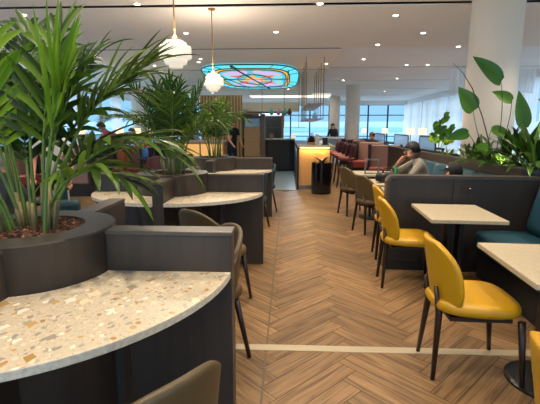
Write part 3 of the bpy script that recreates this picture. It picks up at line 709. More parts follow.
for sx_ in (-1, 1):
    for sy_ in (-1, 1):
        petal('lilac_petal', cy_[2], sx_ * .62, sy_ * 1.65, .34, .55, sx_ * sy_ * .5); petal('lilac_petal', cy_[2], sx_ * .25, sy_ * 2.05, .16, .42, 0, z=-.0245)
        petal('aqua_petal', cy_[5], sx_ * .85, sy_ * .75, .2, .5, 0); petal('orange_petal', cy_[4], sx_ * .5, sy_ * .9, .12, .4, -sx_ * sy_ * .7, z=-.030)
star = [(r_ * cos(a) * .62, r_ * sin(a) * 1.3) for k in range(16) for a, r_ in [(2 * pi * k / 16, (1.25 if k % 4 == 0 else .7) if k % 2 == 0 else .5)]]
MB().prism(star, -.030, -.0245).build('amber_star', cy_[1], t); MB().prism(ell(0, 0, .22, .45, 0), -.036, -.0305).build('lilac_centre', cy_[2], t)
def ring(mb, hx, hy, e, w_, z):
    P_ = sup(hx, hy, e, 64)
    mb.tube([(x, y, z) for x, y in P_ + P_[:1]], w_, 6)
ring(mld, HX, HY, .52, .02, -.008); ring(mld, HX * .8, HY * .8, .52, .02, -.014); ring(mld, HX * .72, HY * .73, .52, .02, -.02)
ring(mld, .62, 1.5, 1, .015, -.032)
for k in range(18):
    a = 2 * pi * k / 18 + .1; p = lambda s: (HX * s * math.copysign(abs(cos(a)) ** .52, cos(a)), HY * s * math.copysign(abs(sin(a)) ** .52, sin(a)), -.012)
    mld.tube([p(.8), p(1.0)], .010, 5)
mld.tube([(-.45, -3.4, -.035), (.42, 3.4, -.035)], .03, 5); mld.tube([(-1.3, -2.4, -.03), (-.5, 2.9, -.03)], .022, 5); mld.tube([(1.2, 2.6, -.03), (1.25, -2.4, -.03)], .02, 5); mld.tube([(-1.3, -.2, -.03), (1.3, -.2, -.03)], .014, 5)
mld.build('lead_came', lead, t)

t = thing('cove_light', 'wide pale lit strip recessed in the ceiling beyond the stained glass', 'ceiling light', (.2, 24.2, ZC - .02)); MB().box(-2.4, 2.2, -.9, .9, 0, .018).build('lit_panel', emis('cove panel', (255, 240, 220), 1.3), t); MB().box(-2.5, 2.3, -1.0, -.9, -.01, .018).box(-2.5, 2.3, .9, 1.0, -.01, .018).build('rim', M['white'], t)
# ============================================================ BAR AREA
t = thing('bar_counter', 'bar counter with glowing honey oak slatted end and grey stone top', 'counter', (.62, 9.50, 0))
MB().box(-.36, .36, .06, 4.2, .10, .96).build('body', M['slats'], t)
MB().box(-.40, -.36, .0, 4.2, 0, .97).build('side_panel', M['under'], t)
mb = MB()
for k in range(14): mb.box(-.35 + k * .0505, -.35 + k * .0505 + .036, .035, .06, .10, .93)
mb.build('slats', M['slats'], t)
MB().box(-.40, .46, -.10, 4.2, .985, 1.03).build('stone_top', M['counter'], t, bevel=.006)
MB().box(-.36, .36, .0, .06, .0, .10).build('plinth', M['metal'], t)
MB().box(-.33, .34, .0, .02, .968, .98).build('light_strip', emis('warm led strip', (255, 220, 140), 9), t)
al = bpy.data.lights.new('led', 'AREA'); al.shape = 'RECTANGLE'; al.size = .66; al.size_y = .03; al.energy = 5; al.color = (1, .75, .35); q = bpy.data.objects.new('lamp_light', al); COL.objects.link(q); q.parent = t; q.location = (0, -.03, .96); q.rotation_euler = (R(-18), 0, 0)
al = bpy.data.lights.new('led', 'AREA'); al.shape = 'RECTANGLE'; al.size = .03; al.size_y = 3.5; al.energy = 8; al.color = (.7, .85, 1); q = bpy.data.objects.new('lamp_light', al); COL.objects.link(q); q.parent = t; q.location = (-.44, 2, .9)
t = thing('bar_counter', 'dark bar counter section across the back of the grey tiled path', 'counter', (-.12, 13.75, 0))
mb = MB()
for k in range(7): mb.box(-.9 + k * .155, -.9 + k * .155 + .148, -.02, .0, .05, 1.02)
mb.build('front_panel', M['under'], t); MB().box(-.9, .35, 0, .6, 0, 1.03).build('body', M['slot'], t); MB().box(-.93, .36, -.06, .62, 1.04, 1.08).build('stone_top', M['counter'], t)
# items on counters
def simple(name, label, cat, mb_mats, group=None, **kw):
    mb, m = mb_mats; return tag(mb.build(name, m, **kw), label, cat, group)
t = thing('bottle_tray', 'wooden tray with dark bottles on the bar counter', 'tray', (.56, 9.95, 1.03))
MB().box(-.09, .09, -.08, .08, 0, .012).box(-.09, -.08, -.08, .08, .012, .17).box(.08, .09, -.08, .08, .012, .17).box(-.08, .08, .07, .08, .012, .15).box(-.08, .08, -.08, -.07, .012, .06).build('tray_box', M['oak'], t)
for k, (x, y) in enumerate(((.52, 9.92), (.60, 9.93), (.56, 9.99))):
    simple('bottle', ['dark bottle standing at the left of the wooden tray', 'dark bottle standing at the right of the wooden tray', 'dark bottle at the back of the wooden tray'][k], 'bottle', (MB().lathe([(.028, 0), (.028, .15), (.011, .19), (.011, .25), (.013, .25), (.013, .262)], (x, y, 1.043), 14), M['black']), 'dark bottles in the wooden tray', smooth=True)
simple('card_reader', 'black payment terminal box on the bar counter end', 'machine', (MB().box(.80, .98, 9.75, 9.95, 1.031, 1.05).box(.83, .95, 9.86, 9.93, 1.05, 1.20), M['black']), bevel=.006)
simple('paper_dispenser', 'white boxy dispenser behind the bottle tray', 'dispenser', (MB().box(.68, .78, 10.3, 10.45, 1.031, 1.27), mat('white plastic', (225, 225, 225), .5)), bevel=.01)
simple('table_lamp', 'small glowing white cube lamp on dark counter', 'lamp', (MB().box(.10, .26, 13.95, 14.1, 1.081, 1.20), M['opal']), bevel=.01)
simple('menu_box', 'small tan menu box on the left of dark counter', 'box', (MB().box(-.62, -.5, 13.9, 14.0, 1.081, 1.24), M['oak']), bevel=.006)
# planter bin with dried leaves
t = thing('planter_pot', 'tall glossy black cylindrical planter before the glowing bar', 'planter', (.74, 8.93, 0))
MB().lathe([(.215, 0), (.22, .03), (.22, .68), (.20, .68), (.20, .6), (.001, .6)], n=36).build('pot', mat('gloss black', (14, 14, 16), .12), t, smooth=False)
random.seed(15)
t = thing('dracaena', 'bronze-leaved plant growing out of the tall black planter', 'plant', (.74, 8.93, .60))
for k in range(18):
    a = random.random() * 6.28; o = MB(); blade(o, (0, 0, .02), (cos(a) * .8, sin(a) * .8, random.uniform(.5, 1.6)), random.uniform(.22, .34), .06, 1.2, random.random(), 0, 7)
    o.build('leaf', leaf_mat('bronze leaf', (44, 34, 28), (120, 96, 72)) if k == 0 else bpy.data.materials['bronze leaf'], t, smooth=True, tone=True)
# bar stools
def stool(label, x, y, rz):
    t = thing('bar_stool', label, 'bar stool', (x, y, 0), rz, 'wine red bar stools along the bar')
    o = MB(); cushion(o, superpts(.20, .20, .6), .66, .73); o.build('seat', M['redseat'], t, smooth=True)
    o = MB(); shell(o, lambda v: .22 * (1 - .25 * max(0, v - .6)), .68, 1.03, -.17, .24, .06, 12, 6); o.build('backrest', M['wine'], t, smooth=True, solid=.03)
    for s in (-1, 1):
        for q in (-1, 1): MB().tube([(s * .20, q * .20, 0), (s * .13, q * .13, .67)], .012, 8).build('leg', M['black'], t)
    MB().tube([(.18, .18, .25), (-.18, .18, .25), (-.18, -.18, .25), (.18, -.18, .25), (.18, .18, .25)], .009, 6).build('footrest', M['brass'], t); return t
st0 = stool('wine red bar stool closest to the bar counter end', 1.42, 10.0, R(80))
for k, lb in enumerate(['second wine red stool along the bar, behind the closest', 'third wine red stool along the bar', 'fourth wine red stool along the bar', 'farthest wine red stool along the bar']): dup(st0, (1.42, 10.75 + k * .75, 0), R(80 + 8 * (k % 2)), lb)
# hanging rack
t = thing('hanging_rack', 'bronze hanging rack with two shelves over the bar', 'rack', (.76, 11.2, 0))
RX = .25
def slab(z, y0, y1, x0, x1):
    f = MB().box(x0, x1, y0, y1, z, z + .02).build('shelf', M['brass'], t); return f
slab(2.06, 0, 4.3, -.28, .18); slab(1.66, .05, 4.3, -.32, .18)
for k in range(5):
    for s in (-.28, .18): MB().tube([(s, .02 + k * .95, 1.66), (s, .02 + k * .95, ZC)], .012, 8).build('rod', M['bronze'], t)
for k, y in enumerate((11.6, 12.3)): simple('glass_jar', ['clear glass jar on the lower hanging shelf end', 'clear glass jar further back on the hanging shelf'][k], 'jar', (MB().lathe([(.05, 0), (.055, .12), (.03, .15), (.032, .17)], (.76, y, 1.68), 16), M['screen']), smooth=True)
# glasses rack left with coloured bottles on a shelf
t = thing('hanging_rack', 'thin hanging frame shelf with coloured bottles near the stained glass', 'rack', (-.35, 15.5, 0))
MB().box(-1.0, 1.0, -.15, .15, 1.90, 1.92).build('shelf', M['bronze'], t); MB().box(-1.0, 1.0, -.15, .15, 1.45, 1.465).build('shelf', M['bronze'], t)
for x in (-.62, .2, .75): MB().tube([(x, 0, 1.45), (x, 0, ZC)], .012, 6).build('rod', M['bronze'], t)
for k, (x, c, nm) in enumerate(((-.62, (90, 190, 180), 'aqua'), (-.36, (226, 150, 160), 'pink'), (-.12, (110, 180, 140), 'green'), (.05, (110, 60, 50), 'brown'))):
    simple('flask', nm + ' round flask on the thin hanging shelf', 'bottle', (MB().lathe([(.03, 0), (.09, .05), (.095, .1), (.04, .18), (.03, .24)], (x, 15.5, 1.92), 16), mat(nm + ' glass', c, .2)), 'coloured flasks on the hanging shelf', smooth=True)
# wooden glassware cabinet
t = thing('glass_cabinet', 'tall tan cabinet with bright glass top beside man in black', 'cabinet', (-1.08, 12.9, 0))
MB().box(-.27, .22, -.25, .25, .55, 1.46).build('body', M['oak'], t); MB().box(-.23, .20, -.22, .22, 0, .55).build('plinth', M['under'], t)
for k in range(2): MB().box(-.26, .21, -.262, -.25, .58 + k * .44, .58 + k * .44 + .41).build('door', mat('tan panel', (150, 118, 80), .5), t, bevel=.005)
MB().box(-.25, .20, -.22, .22, 1.47, 1.72).build('glass_top', M['screen'], t); MB().box(-.29, .24, -.27, .27, 1.86, 1.89).build('canopy', M['bronze'], t); MB().box(.225, .36, -.2, .2, 0, 1.86).build('side_upright', mat('dark tan panel', (92, 76, 60), .5), t)
# kitchen bar at left with warm front
t = thing('bar_counter', 'long low counter with warm glowing front behind the palms', 'counter', (-3.1, 12.2, 0))
MB().box(-.8, 1.15, .05, .7, 0, 1.0).build('body', M['slats'], t); MB().box(-.85, 1.2, -.05, .75, 1.0, 1.05).build('stone_top', M['counter'], t)
MB().box(-.78, 1.12, .03, .05, .35, .95).build('lit_front', M['warmglow'], t)
for k in range(4): MB().box(-.8 + k * .62, -.76 + k * .62, .0, .05, .0, 1.0).build('front_post', M['oak'], t)
# back of bar: slatted wall, bulkhead, dark servery
t = thing('slat_screen', 'honey oak slatted wall behind man in black', 'screen', (-2.55, 16.2, 0))
MB().box(-.9, .75, .06, .12, 0, 2.7).build('back_panel', M['oak'], t)
mb = MB()
for k in range(14): mb.box(-.9 + k * .12, -.9 + k * .12 + .05, 0, .06, 0, 2.7)
mb.build('slats', M['slats'], t)
t = thing('servery', 'dark open servery with oak bulkhead under the ceiling glass', 'servery', (-1.0, 18.5, 0))
MB().box(-1.4, 1.5, 0, .8, 2.18, 2.55).build('bulkhead', mat('pale oak', (236, 206, 166), .5), t); MB().box(-1.2, .7, .75, .8, 0, 2.18).build('back_wall', mat('dark back wall', (96, 92, 88), .7), t)
MB().box(-.3, .7, -.02, .02, 1.98, 2.08).build('light_box', emis('servery sign light', (220, 240, 255), 2.5), t); MB().box(-1.4, -1.28, 0, .8, 0, 2.18).build('side_post', M['oak'], t); MB().box(.7, .8, 0, .8, 0, 2.18).build('side_post', M['oak'], t); MB().box(-1.28, .7, 0, .6, 0, 1.0).build('counter', M['under'], t)
simple('counter_shelf', 'white frosted counter where the dark-clothed standing person leans', 'counter', (MB().box(1.0, 2.3, 17.5, 17.9, .0, .98).box(.95, 2.35, 17.4, 18.0, .98, 1.06), mat('white laminate', (214, 222, 230), .4)))
# staff equipment behind the palms
simple('coffee_machine', 'steel coffee machine on the glowing counter behind the palms', 'machine', (MB().box(-3.3, -2.75, 12.45, 12.85, 1.05, 1.12).box(-3.25, -2.8, 12.55, 12.85, 1.12, 1.42).box(-3.3, -2.75, 12.4, 12.85, 1.42, 1.52), M['metal']), bevel=.01)
simple('tan_display_box', 'tan display box on the glowing counter left of man in black', 'box', (MB().box(-2.55, -2.25, 12.5, 12.8, 1.05, 1.45), M['oak']), bevel=.01)

# ============================================================ BOOTHS, SCREENS AND LAMPS
def sofa(label, x, y, rz, w_=.8, group='mauve and rose booth sofas'):
    t = thing('booth_sofa', label, 'sofa', (x, y, 0), rz, group)     # faces -y
    MB().box(-w_ / 2, w_ / 2, .22, .34, .25, 1.0).build('backrest', M['mauve'], t, bevel=.03)
    MB().box(-w_ / 2, w_ / 2, -.30, .22, .25, .46).build('seat', M['redseat'], t, bevel=.03)
    MB().box(-w_ / 2 - .05, -w_ / 2, -.05, .36, 0, 1.02).build('side_panel', M['under'], t); MB().box(w_ / 2, w_ / 2 + .05, -.05, .36, 0, 1.02).build('side_panel', M['under'], t)
    MB().box(-w_ / 2, w_ / 2, -.24, .34, 0, .25).build('plinth', M['under'], t)
    return t
sofas = [(2.60, 16.4, -R(30), .9, 'farthest mauve booth sofa beside the white columns'), (2.55, 14.4, -R(30), .85, 'mauve booth sofa second from the white columns'), (2.45, 12.4, -R(28), .85, 'mauve booth sofa where a brown-haired head shows'), (2.42, 10.3, -R(15), .72, 'mauve booth sofa behind the seated man in grey'),
         (-3.95, 9.9, R(5), .62, 'mauve booth sofa right of the person in pink'), (-5.3, 10.5, R(10), .7, 'rose booth sofa left of person in pink'), (-5.6, 8.2, R(60), .7, 'rose booth sofa behind the person with suitcase'), (-3.35, 10.6, R(-40), .4, 'narrow mauve booth sofa behind the orange flowers'), (-4.6, 8.6, R(185), .8, 'low rose sofa facing the booths at left')]
for x, y, rz, w_, lb in sofas: sofa(lb, x, y, rz, w_)
def screen(label, x, y, rz, w_, zb=.92, zt=1.24):
    t = thing('booth_screen', label, 'screen', (x, y, 0), rz, 'rounded glass booth screens')
    MB().box(-w_ / 2 - .06, w_ / 2 + .06, -.05, .05, 0, zb - .04).build('base_panel', M['under'], t)
    r = .06; path = []
    for cx, cz, a0 in ((w_ / 2 - r, zt - r, 0), (-w_ / 2 + r, zt - r, 90), (-w_ / 2 + r, zb + r, 180), (w_ / 2 - r, zb + r, 270)):
        for k in range(5): a = R(a0 + 22.5 * k); path.append((cx + r * cos(a), 0, cz + r * sin(a)))
    path.append(path[0]); MB().tube(path, .016, 8).build('frame', M['mull'], t, smooth=True)
    o = MB(); xz_prism(o, [(p[0], p[2]) for p in path[:-1]], -.004, .004); o.build('glass', M['screen'], t)
    MB().box(-w_ / 2 + .1, -w_ / 2 + .13, -.015, .015, zb - .05, zb).box(w_ / 2 - .13, w_ / 2 - .1, -.015, .015, zb - .05, zb).build('foot', M['mull'], t)
scr = [(3.1, 9.3, R(84), 1.55, 'rounded glass screen behind the seated man in grey'), (3.17, 11.7, R(86), 1.9, 'rounded glass screen second from the white column'), (3.27, 15.4, R(86), 3.9, 'long glass screen beside the mauve sofas'), 
       (-5.85, 11.6, 0, .36, 'narrow glass screen left of person in pink'), (-5.15, 11.6, 0, .8, 'glass screen behind the person in pink'), (-4.25, 11.6, 0, .56, 'glass screen behind the mauve sofa'), (-3.72, 11.9, 0, .44, 'glass screen behind the orange flowers'), (-6.7, 9.9, R(20), .9, 'glass screen behind the person with suitcase'), (-7.2, 8.2, R(60), 1.0, 'glass screen at left behind the largest palm')]
for x, y, rz, w_, lb in scr: screen(lb, x, y, rz, w_)
def table_lamp(label, x, y, zb=.9):
    t = thing('table_lamp', label, 'lamp', (x, y, zb), 0, 'lit table lamps in the booths')
    MB().lathe([(.06, 0), (.06, .015), (.012, .03), (.010, .34)], n=16).build('base', M['black'], t); MB().lathe([(.12, .33), (.11, .52), (.105, .52), (.115, .33)], n=24).build('lamp_shade', M['shade'], t, smooth=True)
    l = bpy.data.lights.new('bulb', 'POINT'); l.energy = 4; l.color = (1, .7, .4); l.shadow_soft_size = .04; q = bpy.data.objects.new('lamp_light', l); COL.objects.link(q); q.parent = t; q.location = (0, 0, .43)
def console(label, x0, x1, y0, y1):
    t = thing('console_table', label, 'table', ((x0 + x1) / 2, (y0 + y1) / 2, 0)); a, b = (x1 - x0) / 2, (y1 - y0) / 2
    MB().box(-a, a, -b, b, .86, .90).build('top', M['under'], t)
    for s in (-1, 1):
        for q in (-1, 1): MB().box(s * (a - .04) - .025, s * (a - .04) + .025, q * (b - .05) - .025, q * (b - .05) + .025, 0, .86).build('leg', M['under'], t)
console('long dark ledge carrying lamps beyond the right-hand booths', 3.75, 4.15, 11, 22.4); console('long dark ledge carrying lamps beyond the left-hand booths', -6.8, -4.05, 12.6, 13.0)
for lb, x, y in (('lit table lamp beside the string curtain, brightest of the two together', 3.93, 12.25), ('lit table lamp left of the brightest booth lamps', 3.93, 13.4), ('lit table lamp near the farthest booths', 3.93, 16.9), ('lit table lamp by the white column beyond the booths', 3.93, 21.5), ('lit table lamp behind the palm, left of person in pink', -6.55, 12.8), ('lit table lamp above person in pink', -5.3, 12.8), ('lit table lamp between palms, right of the dark figure', -4.75, 12.8), ('lit table lamp just left of the middle palm', -4.22, 12.75)): table_lamp(lb, x, y)
# flowers in a blue vase
t = thing('flower_vase', 'blue vase of orange flowers on the ledge between palms', 'vase', (-3.22, 9.1, .0))
MB().lathe([(.22, 0), (.22, .02), (.03, .04), (.03, .70), (.2, .72), (.2, .75)], n=20).build('stand', M['under'], t)
MB().lathe([(.05, .75), (.07, .80), (.06, .98), (.045, 1.0)], n=18).build('vase', mat('blue glazed', (60, 110, 190), .3), t, smooth=True)
random.seed(4)
for k in range(9): a = k * .7; r = .03 + .05 * random.random(); f = MB(); f.ball((r * 1.6 * cos(a), r * 1.6 * sin(a), 1.02 + random.random() * .18), (.05, .05, .035), 0, 8); f.tube([(0, 0, .98), (r * 1.6 * cos(a), r * 1.6 * sin(a), 1.04)], .004, 5); f.build('flower', bpy.data.materials.get('orange petal') or mat('orange petal', (232, 104, 24), .6), t, smooth=True)
# backpack on the sofa
def backpack(label, x, y, z, s, rz):
    t = thing('backpack', label, 'bag', (x, y, z), rz); t.scale = (s, s, s)
    o = MB(); cushion(o, superpts(.16, .10, .6), 0, .40); o.build('body', M['black'], t, smooth=True, sub=1)
    o = MB(); cushion(o, superpts(.12, .05, .6), .03, .22); b = o.build('front_pocket', mat('charcoal nylon', (34, 34, 38), .7), t, smooth=True, loc=(0, -.10, 0))
    for q in (-1, 1): MB().tube([(q * .07, .08, .38), (q * .08, .14, .28), (q * .08, .10, .05)], .014, 6).build('strap', M['black'], t, smooth=True)
    MB().tube([(-.04, .02, .39), (0, .02, .44), (.04, .02, .39)], .01, 6).build('handle', M['black'], t, smooth=True)
backpack('black backpack on the ledge beside the person in pink', -4.65, 9.3, .88, 1.0, .3)
simple('side_table', 'dark side table under black backpack', 'table', (MB().box(-4.9, -4.4, 9.1, 9.5, .84, .88).box(-4.8, -4.7, 9.25, 9.35, 0, .84).box(-4.95, -4.55, 9.15, 9.45, 0, .03), M['under']))
t = thing('travel_bag', 'black bag lying on the stone table beside green bottle', 'bag', (1.33, 5.42, .705), .4)
o = MB(); cushion(o, superpts(.17, .10, .6), 0, .13); o.build('body', M['black'], t, smooth=True, sub=1); MB().tube([(-.1, 0, .11), (-.06, 0, .19), (.06, 0, .19), (.1, 0, .11)], .01, 6).build('handle', M['black'], t, smooth=True)
simple('drink_bottle', 'green glass bottle on the table before the seated man', 'bottle', (MB().lathe([(.03, 0), (.032, .12), (.014, .17), (.012, .215)], (1.385, 5.26, .705), 16), mat('green glass', (24, 120, 50), .15)), smooth=True)
simple('metal_stand', 'grey square metal stand on the table left of the man', 'stand', (MB().box(1.18, 1.40, 6.28, 6.30, .72, .735).box(1.18, 1.20, 6.27, 6.31, .735, .93).box(1.38, 1.40, 6.27, 6.31, .735, .93).box(1.18, 1.40, 6.27, 6.31, .93, .95), M['metal']))
simple('water_bottle', 'small clear plastic bottle behind the biggest planter', 'bottle', (MB().lathe([(.026, 0), (.028, .1), (.012, .14), (.012, .16)], (-1.62, 2.0, .766), 16), M['screen']), smooth=True)

# ============================================================ PEOPLE
def person(label, loc, rz, J, mats, hairlen=.0, cap=None, scale=1, group=None, sleeves='long'):
    """J: joints in local metres; figure faces -y.  mats: skin, top, trousers, shoes, hair"""
    root = thing('person', label, 'person', loc, rz, group); root.scale = (scale,) * 3
    P_ = {k: Vector(v) for k, v in J.items()}
    names = list(P_); idx = {k: i for i, k in enumerate(names)}
    edges = [('pelvis', 'waist'), ('waist', 'chest'), ('chest', 'neck'), ('neck', 'chin'), ('chin', 'crown')]
    for s in 'lr': edges += [('chest', 'sh' + s), ('sh' + s, 'el' + s), ('el' + s, 'wr' + s), ('wr' + s, 'ha' + s), ('pelvis', 'hip' + s), ('hip' + s, 'kn' + s), ('kn' + s, 'an' + s), ('an' + s, 'to' + s)]
    rad = dict(pelvis=(.145, .115), waist=(.14, .105), chest=(.165, .115), neck=(.055, .055), chin=(.062, .070), crown=(.076, .086), sh=(.062, .062), el=(.044, .044), wr=(.028, .028), ha=(.034, .022), hip=(.095, .095), kn=(.062, .062), an=(.042, .042), to=(.04, .035))
    me = bpy.data.meshes.new('tmp'); me.from_pydata([P_[k] for k in names], [(idx[a], idx[b]) for a, b in edges], [])
    o = bpy.data.objects.new('tmp', me); COL.objects.link(o); o.modifiers.new('s', 'SKIN'); q = o.modifiers.new('u', 'SUBSURF'); q.levels = 2
    for i, k in enumerate(names):
        r = rad.get(k) or rad.get(k[:-1]); me.skin_vertices[0].data[i].radius = r; me.skin_vertices[0].data[i].use_root = (k == 'pelvis')
    dg = bpy.context.evaluated_depsgraph_get(); dg.update(); m2 = bpy.data.meshes.new_from_object(o.evaluated_get(dg)); bpy.data.objects.remove(o)
    bm = bmesh.new(); bm.from_mesh(m2)
    # fingers, nose, ears, eyes
    ex = MB()
    for s in 'lr':
        w_ = P_['wr' + s]; h = P_['ha' + s]; d = (h - w_).normalized(); sd = d.cross(Vector((0, 0, 1)) if abs(d.z) < .8 else Vector((0, 1, 0))).normalized(); dn = d.cross(sd)
        for k in range(4):
            b = h + sd * (.027 - .018 * k); L_ = (.070, .078, .072, .055)[k]; ex.tube([b - d * .01, b + d * L_ * .5 + dn * .006, b + d * L_ * .85 + dn * .022], [.009, .008, .006], 6, 0)
        b = w_.lerp(h, .55); ex.tube([b, b + sd * .035 + d * .025, b + sd * .04 + d * .055], [.010, .009, .007], 6, 0)
    ch, cr = P_['chin'], P_['crown']; ax = (cr - ch).normalized(); fw = Vector(J.get('face', (0, -1, 0))) if False else FACE.get(label, Vector((0, -1, 0)))
    fw = (fw - ax * fw.dot(ax)).normalized(); rt = fw.cross(ax); hc = (ch + cr) / 2
    ex.tube([hc + fw * .076 + ax * .02, hc + fw * .102 - ax * .012, hc + fw * .078 - ax * .022], [.008, .013, .006], 7, 0)
    ex.tube([hc + fw * .074 - ax * .045 - rt * .022, hc + fw * .083 - ax * .045, hc + fw * .074 - ax * .045 + rt * .022], .005, 6, 5)
    for s in (-1, 1):
        e = hc + rt * s * .076 - ax * .002; ex.ball(e, (.016, .018, .028), 0, 8); ex.ball(hc + fw * .078 + rt * s * .030 + ax * .022, .007, 6, 8)
    tmp = bpy.data.meshes.new('t2'); tmp.from_pydata(ex.v, [], ex.f); nb = len(bm.faces)
    segs = [(a, b) for a, b in edges]
    def near(p):
        best = None; bd = 9
        for a, b in segs:
            A, B = P_[a], P_[b]; t_ = max(0, min(1, (p - A).dot(B - A) / (B - A).length_squared)); d_ = (p - A.lerp(B, t_)).length
            r_ = rad.get(a) or rad.get(a[:-1]); d_ -= r_[0] * .6
            if d_ < bd: bd = d_; best = (a, b, t_)
        return best
    for f in bm.faces:
        cc = f.calc_center_median(); a, b, t_ = near(cc); f.smooth = True; k = 1; nk = P_['neck']; cw = P_['crown']; hx = (cc - nk).dot((cw - nk).normalized())
        if a == 'chin' or (a == 'neck' and t_ > .12): k = 0
        elif a[:2] == 'wr' or (a[:2] == 'el' and (sleeves == 'short' or t_ > .9)) or (a[:2] == 'sh' and sleeves == 'short' and t_ > .6): k = 0
        elif a[:3] == 'hip' or b[:3] == 'hip' or (a == 'pelvis' and t_ < .3) or (a[:2] == 'kn'): k = 2
        elif a[:2] == 'an': k = 3
        if hx > .015 and (cc - nk - (cw - nk).normalized() * hx).length < .125: k = 0
        f.material_index = k
    bm.from_mesh(tmp); bm.faces.ensure_lookup_table()
    for i in range(nb, len(bm.faces)): bm.faces[i].material_index = ex.m[i - nb]; bm.faces[i].smooth = True
    out = bpy.data.meshes.new('body'); bm.to_mesh(out); bm.free()
    for q in list(mats) + [mat('lips', (150, 84, 78), .5), M['black']]: out.materials.append(q)
    ob = bpy.data.objects.new('body', out); COL.objects.link(ob); ob.parent = root
    # hair: cap shell over crown
    hb = MB(); rows = []; n = 20; RX_, RY_ = .082, .092
    c0 = hc + ax * .028 - fw * .012
    for i in range(9):
        th = pi / 2 * i / 8 * (1.0) ; rr = cos(th)
        row = []
        for k in range(n):
            ph = 2 * pi * k / n; fwd = cos(ph)
            q_ = max(0, min(1, (fwd + .25) / .8)); q_ = q_ * q_ * (3 - 2 * q_); low = -(.055 + hairlen) * (1 - q_) + .055 * q_
            z = max(sin(th) * .100, 0) + (low if i == 0 else 0)
            rj = 1 + (random.random() - .5) * .05
            row.append(c0 + fw * (RY_ * max(rr, .02) * fwd) * rj + rt * (RX_ * max(rr, .02) * sin(ph)) * rj + ax * z)
        rows.append(row)
    hb.grid(rows, 0, .5, True); hh = hb.build('cap' if cap else 'hair', mats[4], root, smooth=True, solid=.008)
    if cap:
        b = MB(); rows = []
        for t_ in (0, .5, 1): rows.append([c0 + fw * (RY_ * .95 + .07 * t_ * cos(a)) * (1 if t_ == 0 else 1) * (cos(a) if t_ == 0 else 1) + rt * (RX_ * sin(a)) - ax * (.0 + .012 * t_) + ax * .01 for a in [R(-60 + 15 * k) for k in range(9)]])
        b.grid(rows); b.build('cap_peak', mats[4], root, smooth=True, solid=.006)
        lg = MB(); lg.box(-.012, .012, -.002, .002, -.012, .012); lg.build('cap_badge', mat('white badge', (225, 225, 225), .6), hh, loc=c0 + rt * -.104 + ax * .05 + fw * .02, rot=(0, 0, R(90)))
    return root
FACE = {}
def seated(lean=0, hands=None, face=None):
    J = dict(pelvis=(0, 0, .55), waist=(0, -.02 - lean * .1, .72), chest=(0, -.03 - lean * .25, .94), neck=(0, -.04 - lean * .35, 1.07), chin=(0, -.06 - lean * .42, 1.14), crown=(0, -.06 - lean * .45, 1.22))
    for s, q in (('l', 1), ('r', -1)):
        J['sh' + s] = (q * .17, -.03 - lean * .27, 1.0); J['el' + s] = (q * .23, -.16 - lean * .2, .78); J['wr' + s] = (q * .16, -.38 - lean * .2, .76); J['ha' + s] = (q * .14, -.45 - lean * .2, .76)
        J['hip' + s] = (q * .09, -.03, .54); J['kn' + s] = (q * .11, -.45, .52); J['an' + s] = (q * .11, -.46, .10); J['to' + s] = (q * .12, -.60, .04)
    if hands: J.update(hands)
    return J
def standing(lean=0, hands=None, H_=1.0):
    J = dict(pelvis=(0, 0, .92), waist=(0, -.03 - lean * .08, 1.08), chest=(0, -.04 - lean * .30, 1.30 - lean * .12), neck=(0, -.05 - lean * .46, 1.45 - lean * .16), chin=(0, -.07 - lean * .56, 1.53 - lean * .18), crown=(0, -.07 - lean * .62, 1.62 - lean * .18))
    for s, q in (('l', 1), ('r', -1)):
        J['sh' + s] = (q * .17, -.05 - lean * .35, 1.38 - lean * .14); J['el' + s] = (q * .22, -.06 - lean * .5, 1.10 - lean * .1); J['wr' + s] = (q * .2, -.22 - lean * .55, .92); J['ha' + s] = (q * .19, -.28 - lean * .55, .87)
        J['hip' + s] = (q * .09, 0, .88); J['kn' + s] = (q * .10, -.01, .50); J['an' + s] = (q * .10, .02, .09); J['to' + s] = (q * .12, -.12, .035)
    if hands: J.update(hands)
    return J
grey_top = mat('grey marl sweater', (138, 130, 118), .9, nscale=(80, 80, 80), namt=.1); jean = mat('dark jeans', (40, 52, 74), .9); pink = mat('faded red shirt', (176, 78, 82), .9); brownp = mat('rust trousers', (134, 74, 50), .9)
whitet = mat('white shirt', (214, 208, 198), .9, nscale=(1, 1, 60), namt=.15); blackt = mat('black clothes', (26, 26, 30), .9); tealj = mat('teal trousers', (36, 74, 84), .9)
lab = 'person in grey sweater seated at stone table, hand raised to mouth'
FACE[lab] = Vector((-.35, -1, -.15))
J = seated(.4, dict(neck=(0, -.17, 1.05), chin=(0, -.22, 1.115), crown=(0, -.235, 1.205), elr=(-.22, -.46, .82), wrr=(-.09, -.37, 1.01), har=(-.05, -.315, 1.075), ell=(.24, -.30, .78), wrl=(.12, -.50, .76), hal=(.06, -.55, .755)))
person(lab, (1.83, 5.35, 0), R(-98), J, (M['skin'], grey_top, jean, blackt, M['hair']), scale=.965)
lab = 'person in black cap behind the long partition, only head showing'
FACE[lab] = Vector((0, -1, .0))
person(lab, (1.78, 4.62, 0), R(-142), seated(.1, dict(pelvis=(0, -.12, .53), waist=(0, -.02, .62), chest=(0, .06, .72), neck=(0, .08, .82), chin=(0, .07, .88), crown=(0, .07, .955), shl=(.17, .06, .77), shr=(-.17, .06, .77), ell=(.23, -.05, .60), elr=(-.23, -.05, .60), wrl=(.14, -.28, .62), wrr=(-.14, -.28, .62), hal=(.12, -.35, .62), har=(-.12, -.35, .62))), (M['skin'], blackt, jean, blackt, mat('black cap', (24, 23, 25), .8)), cap=True)
lab = 'person in faded red shirt and rust trousers bending over black backpack'
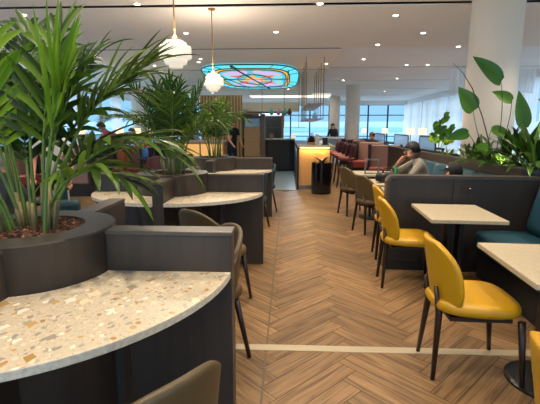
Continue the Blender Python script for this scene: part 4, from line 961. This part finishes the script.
person(lab, (-3.82, 9.3, 0), R(-100), standing(.75), (M['skin2'], pink, brownp, blackt, mat('dark hair', (52, 34, 26), .7)), sleeves='short')
lab = 'person in white shirt and teal trousers holding suitcase handle behind the largest palm'
person(lab, (-2.92, 4.95, 0), R(20), standing(.1, dict(ell=(.22, -.04, 1.08), wrl=(.20, -.12, .84), hal=(.19, -.15, .77))), (M['skin'], whitet, tealj, blackt, mat('brown hair', (60, 40, 30), .7)), scale=.92, sleeves='short', hairlen=.06)
lab = 'grey-haired person seated in yellow chair at far left edge'
person(lab, (-2.62, 3.48, 0), R(160), seated(.2), (M['skin'], mat('dark top', (52, 50, 54), .9), jean, blackt, M['hairg']), scale=.93)
lab = 'person in black standing beside the tan cabinet'
person(lab, (-1.78, 13.0, 0), R(50), standing(.05), (M['skin'], blackt, jean, blackt, mat('fair hair', (120, 90, 60), .7)), scale=1.0, sleeves='short')
lab = 'person in dark clothes leaning at white counter near the columns'
person(lab, (2.05, 18.5, 0), R(-20), standing(.3), (M['skin'], blackt, blackt, blackt, M['hair']), hairlen=.12)
lab = 'brown-haired person seated in the mauve booths, only head showing'
person(lab, (2.72, 13.35, 0), R(-30), seated(0), (M['skin2'], blackt, jean, blackt, mat('brown short hair', (84, 54, 38), .7)))
lab = 'dark figure seated behind the glass screens between palms'
person(lab, (-4.55, 12.25, 0), R(-60), seated(.2), (M['skin'], blackt, blackt, blackt, M['hair']), scale=1.1)
# suitcase
t = thing('suitcase', 'dark teal wheeled suitcase with pale telescopic handle behind planter', 'suitcase', (-2.68, 4.64, 0), R(20))
MB().box(-.19, .19, -.12, .12, .05, .56).build('body', M['tealchair'], t, bevel=.04)
for s in (-1, 1):
    MB().tube([(s * .08, 0, .55), (s * .08, 0, .70)], .010, 8).build('handle_tube', mat('pale alloy', (214, 204, 180), .3, metal=.4), t)
    for q in (-1, 1): MB().lathe([(.02, -.012), (.025, 0), (.02, .012)], (s * .15, q * .09, .027), 12).build('wheel', M['black'], t)
MB().tube([(-.09, 0, .70), (.09, 0, .70)], .014, 8).build('handle', M['black'], t)
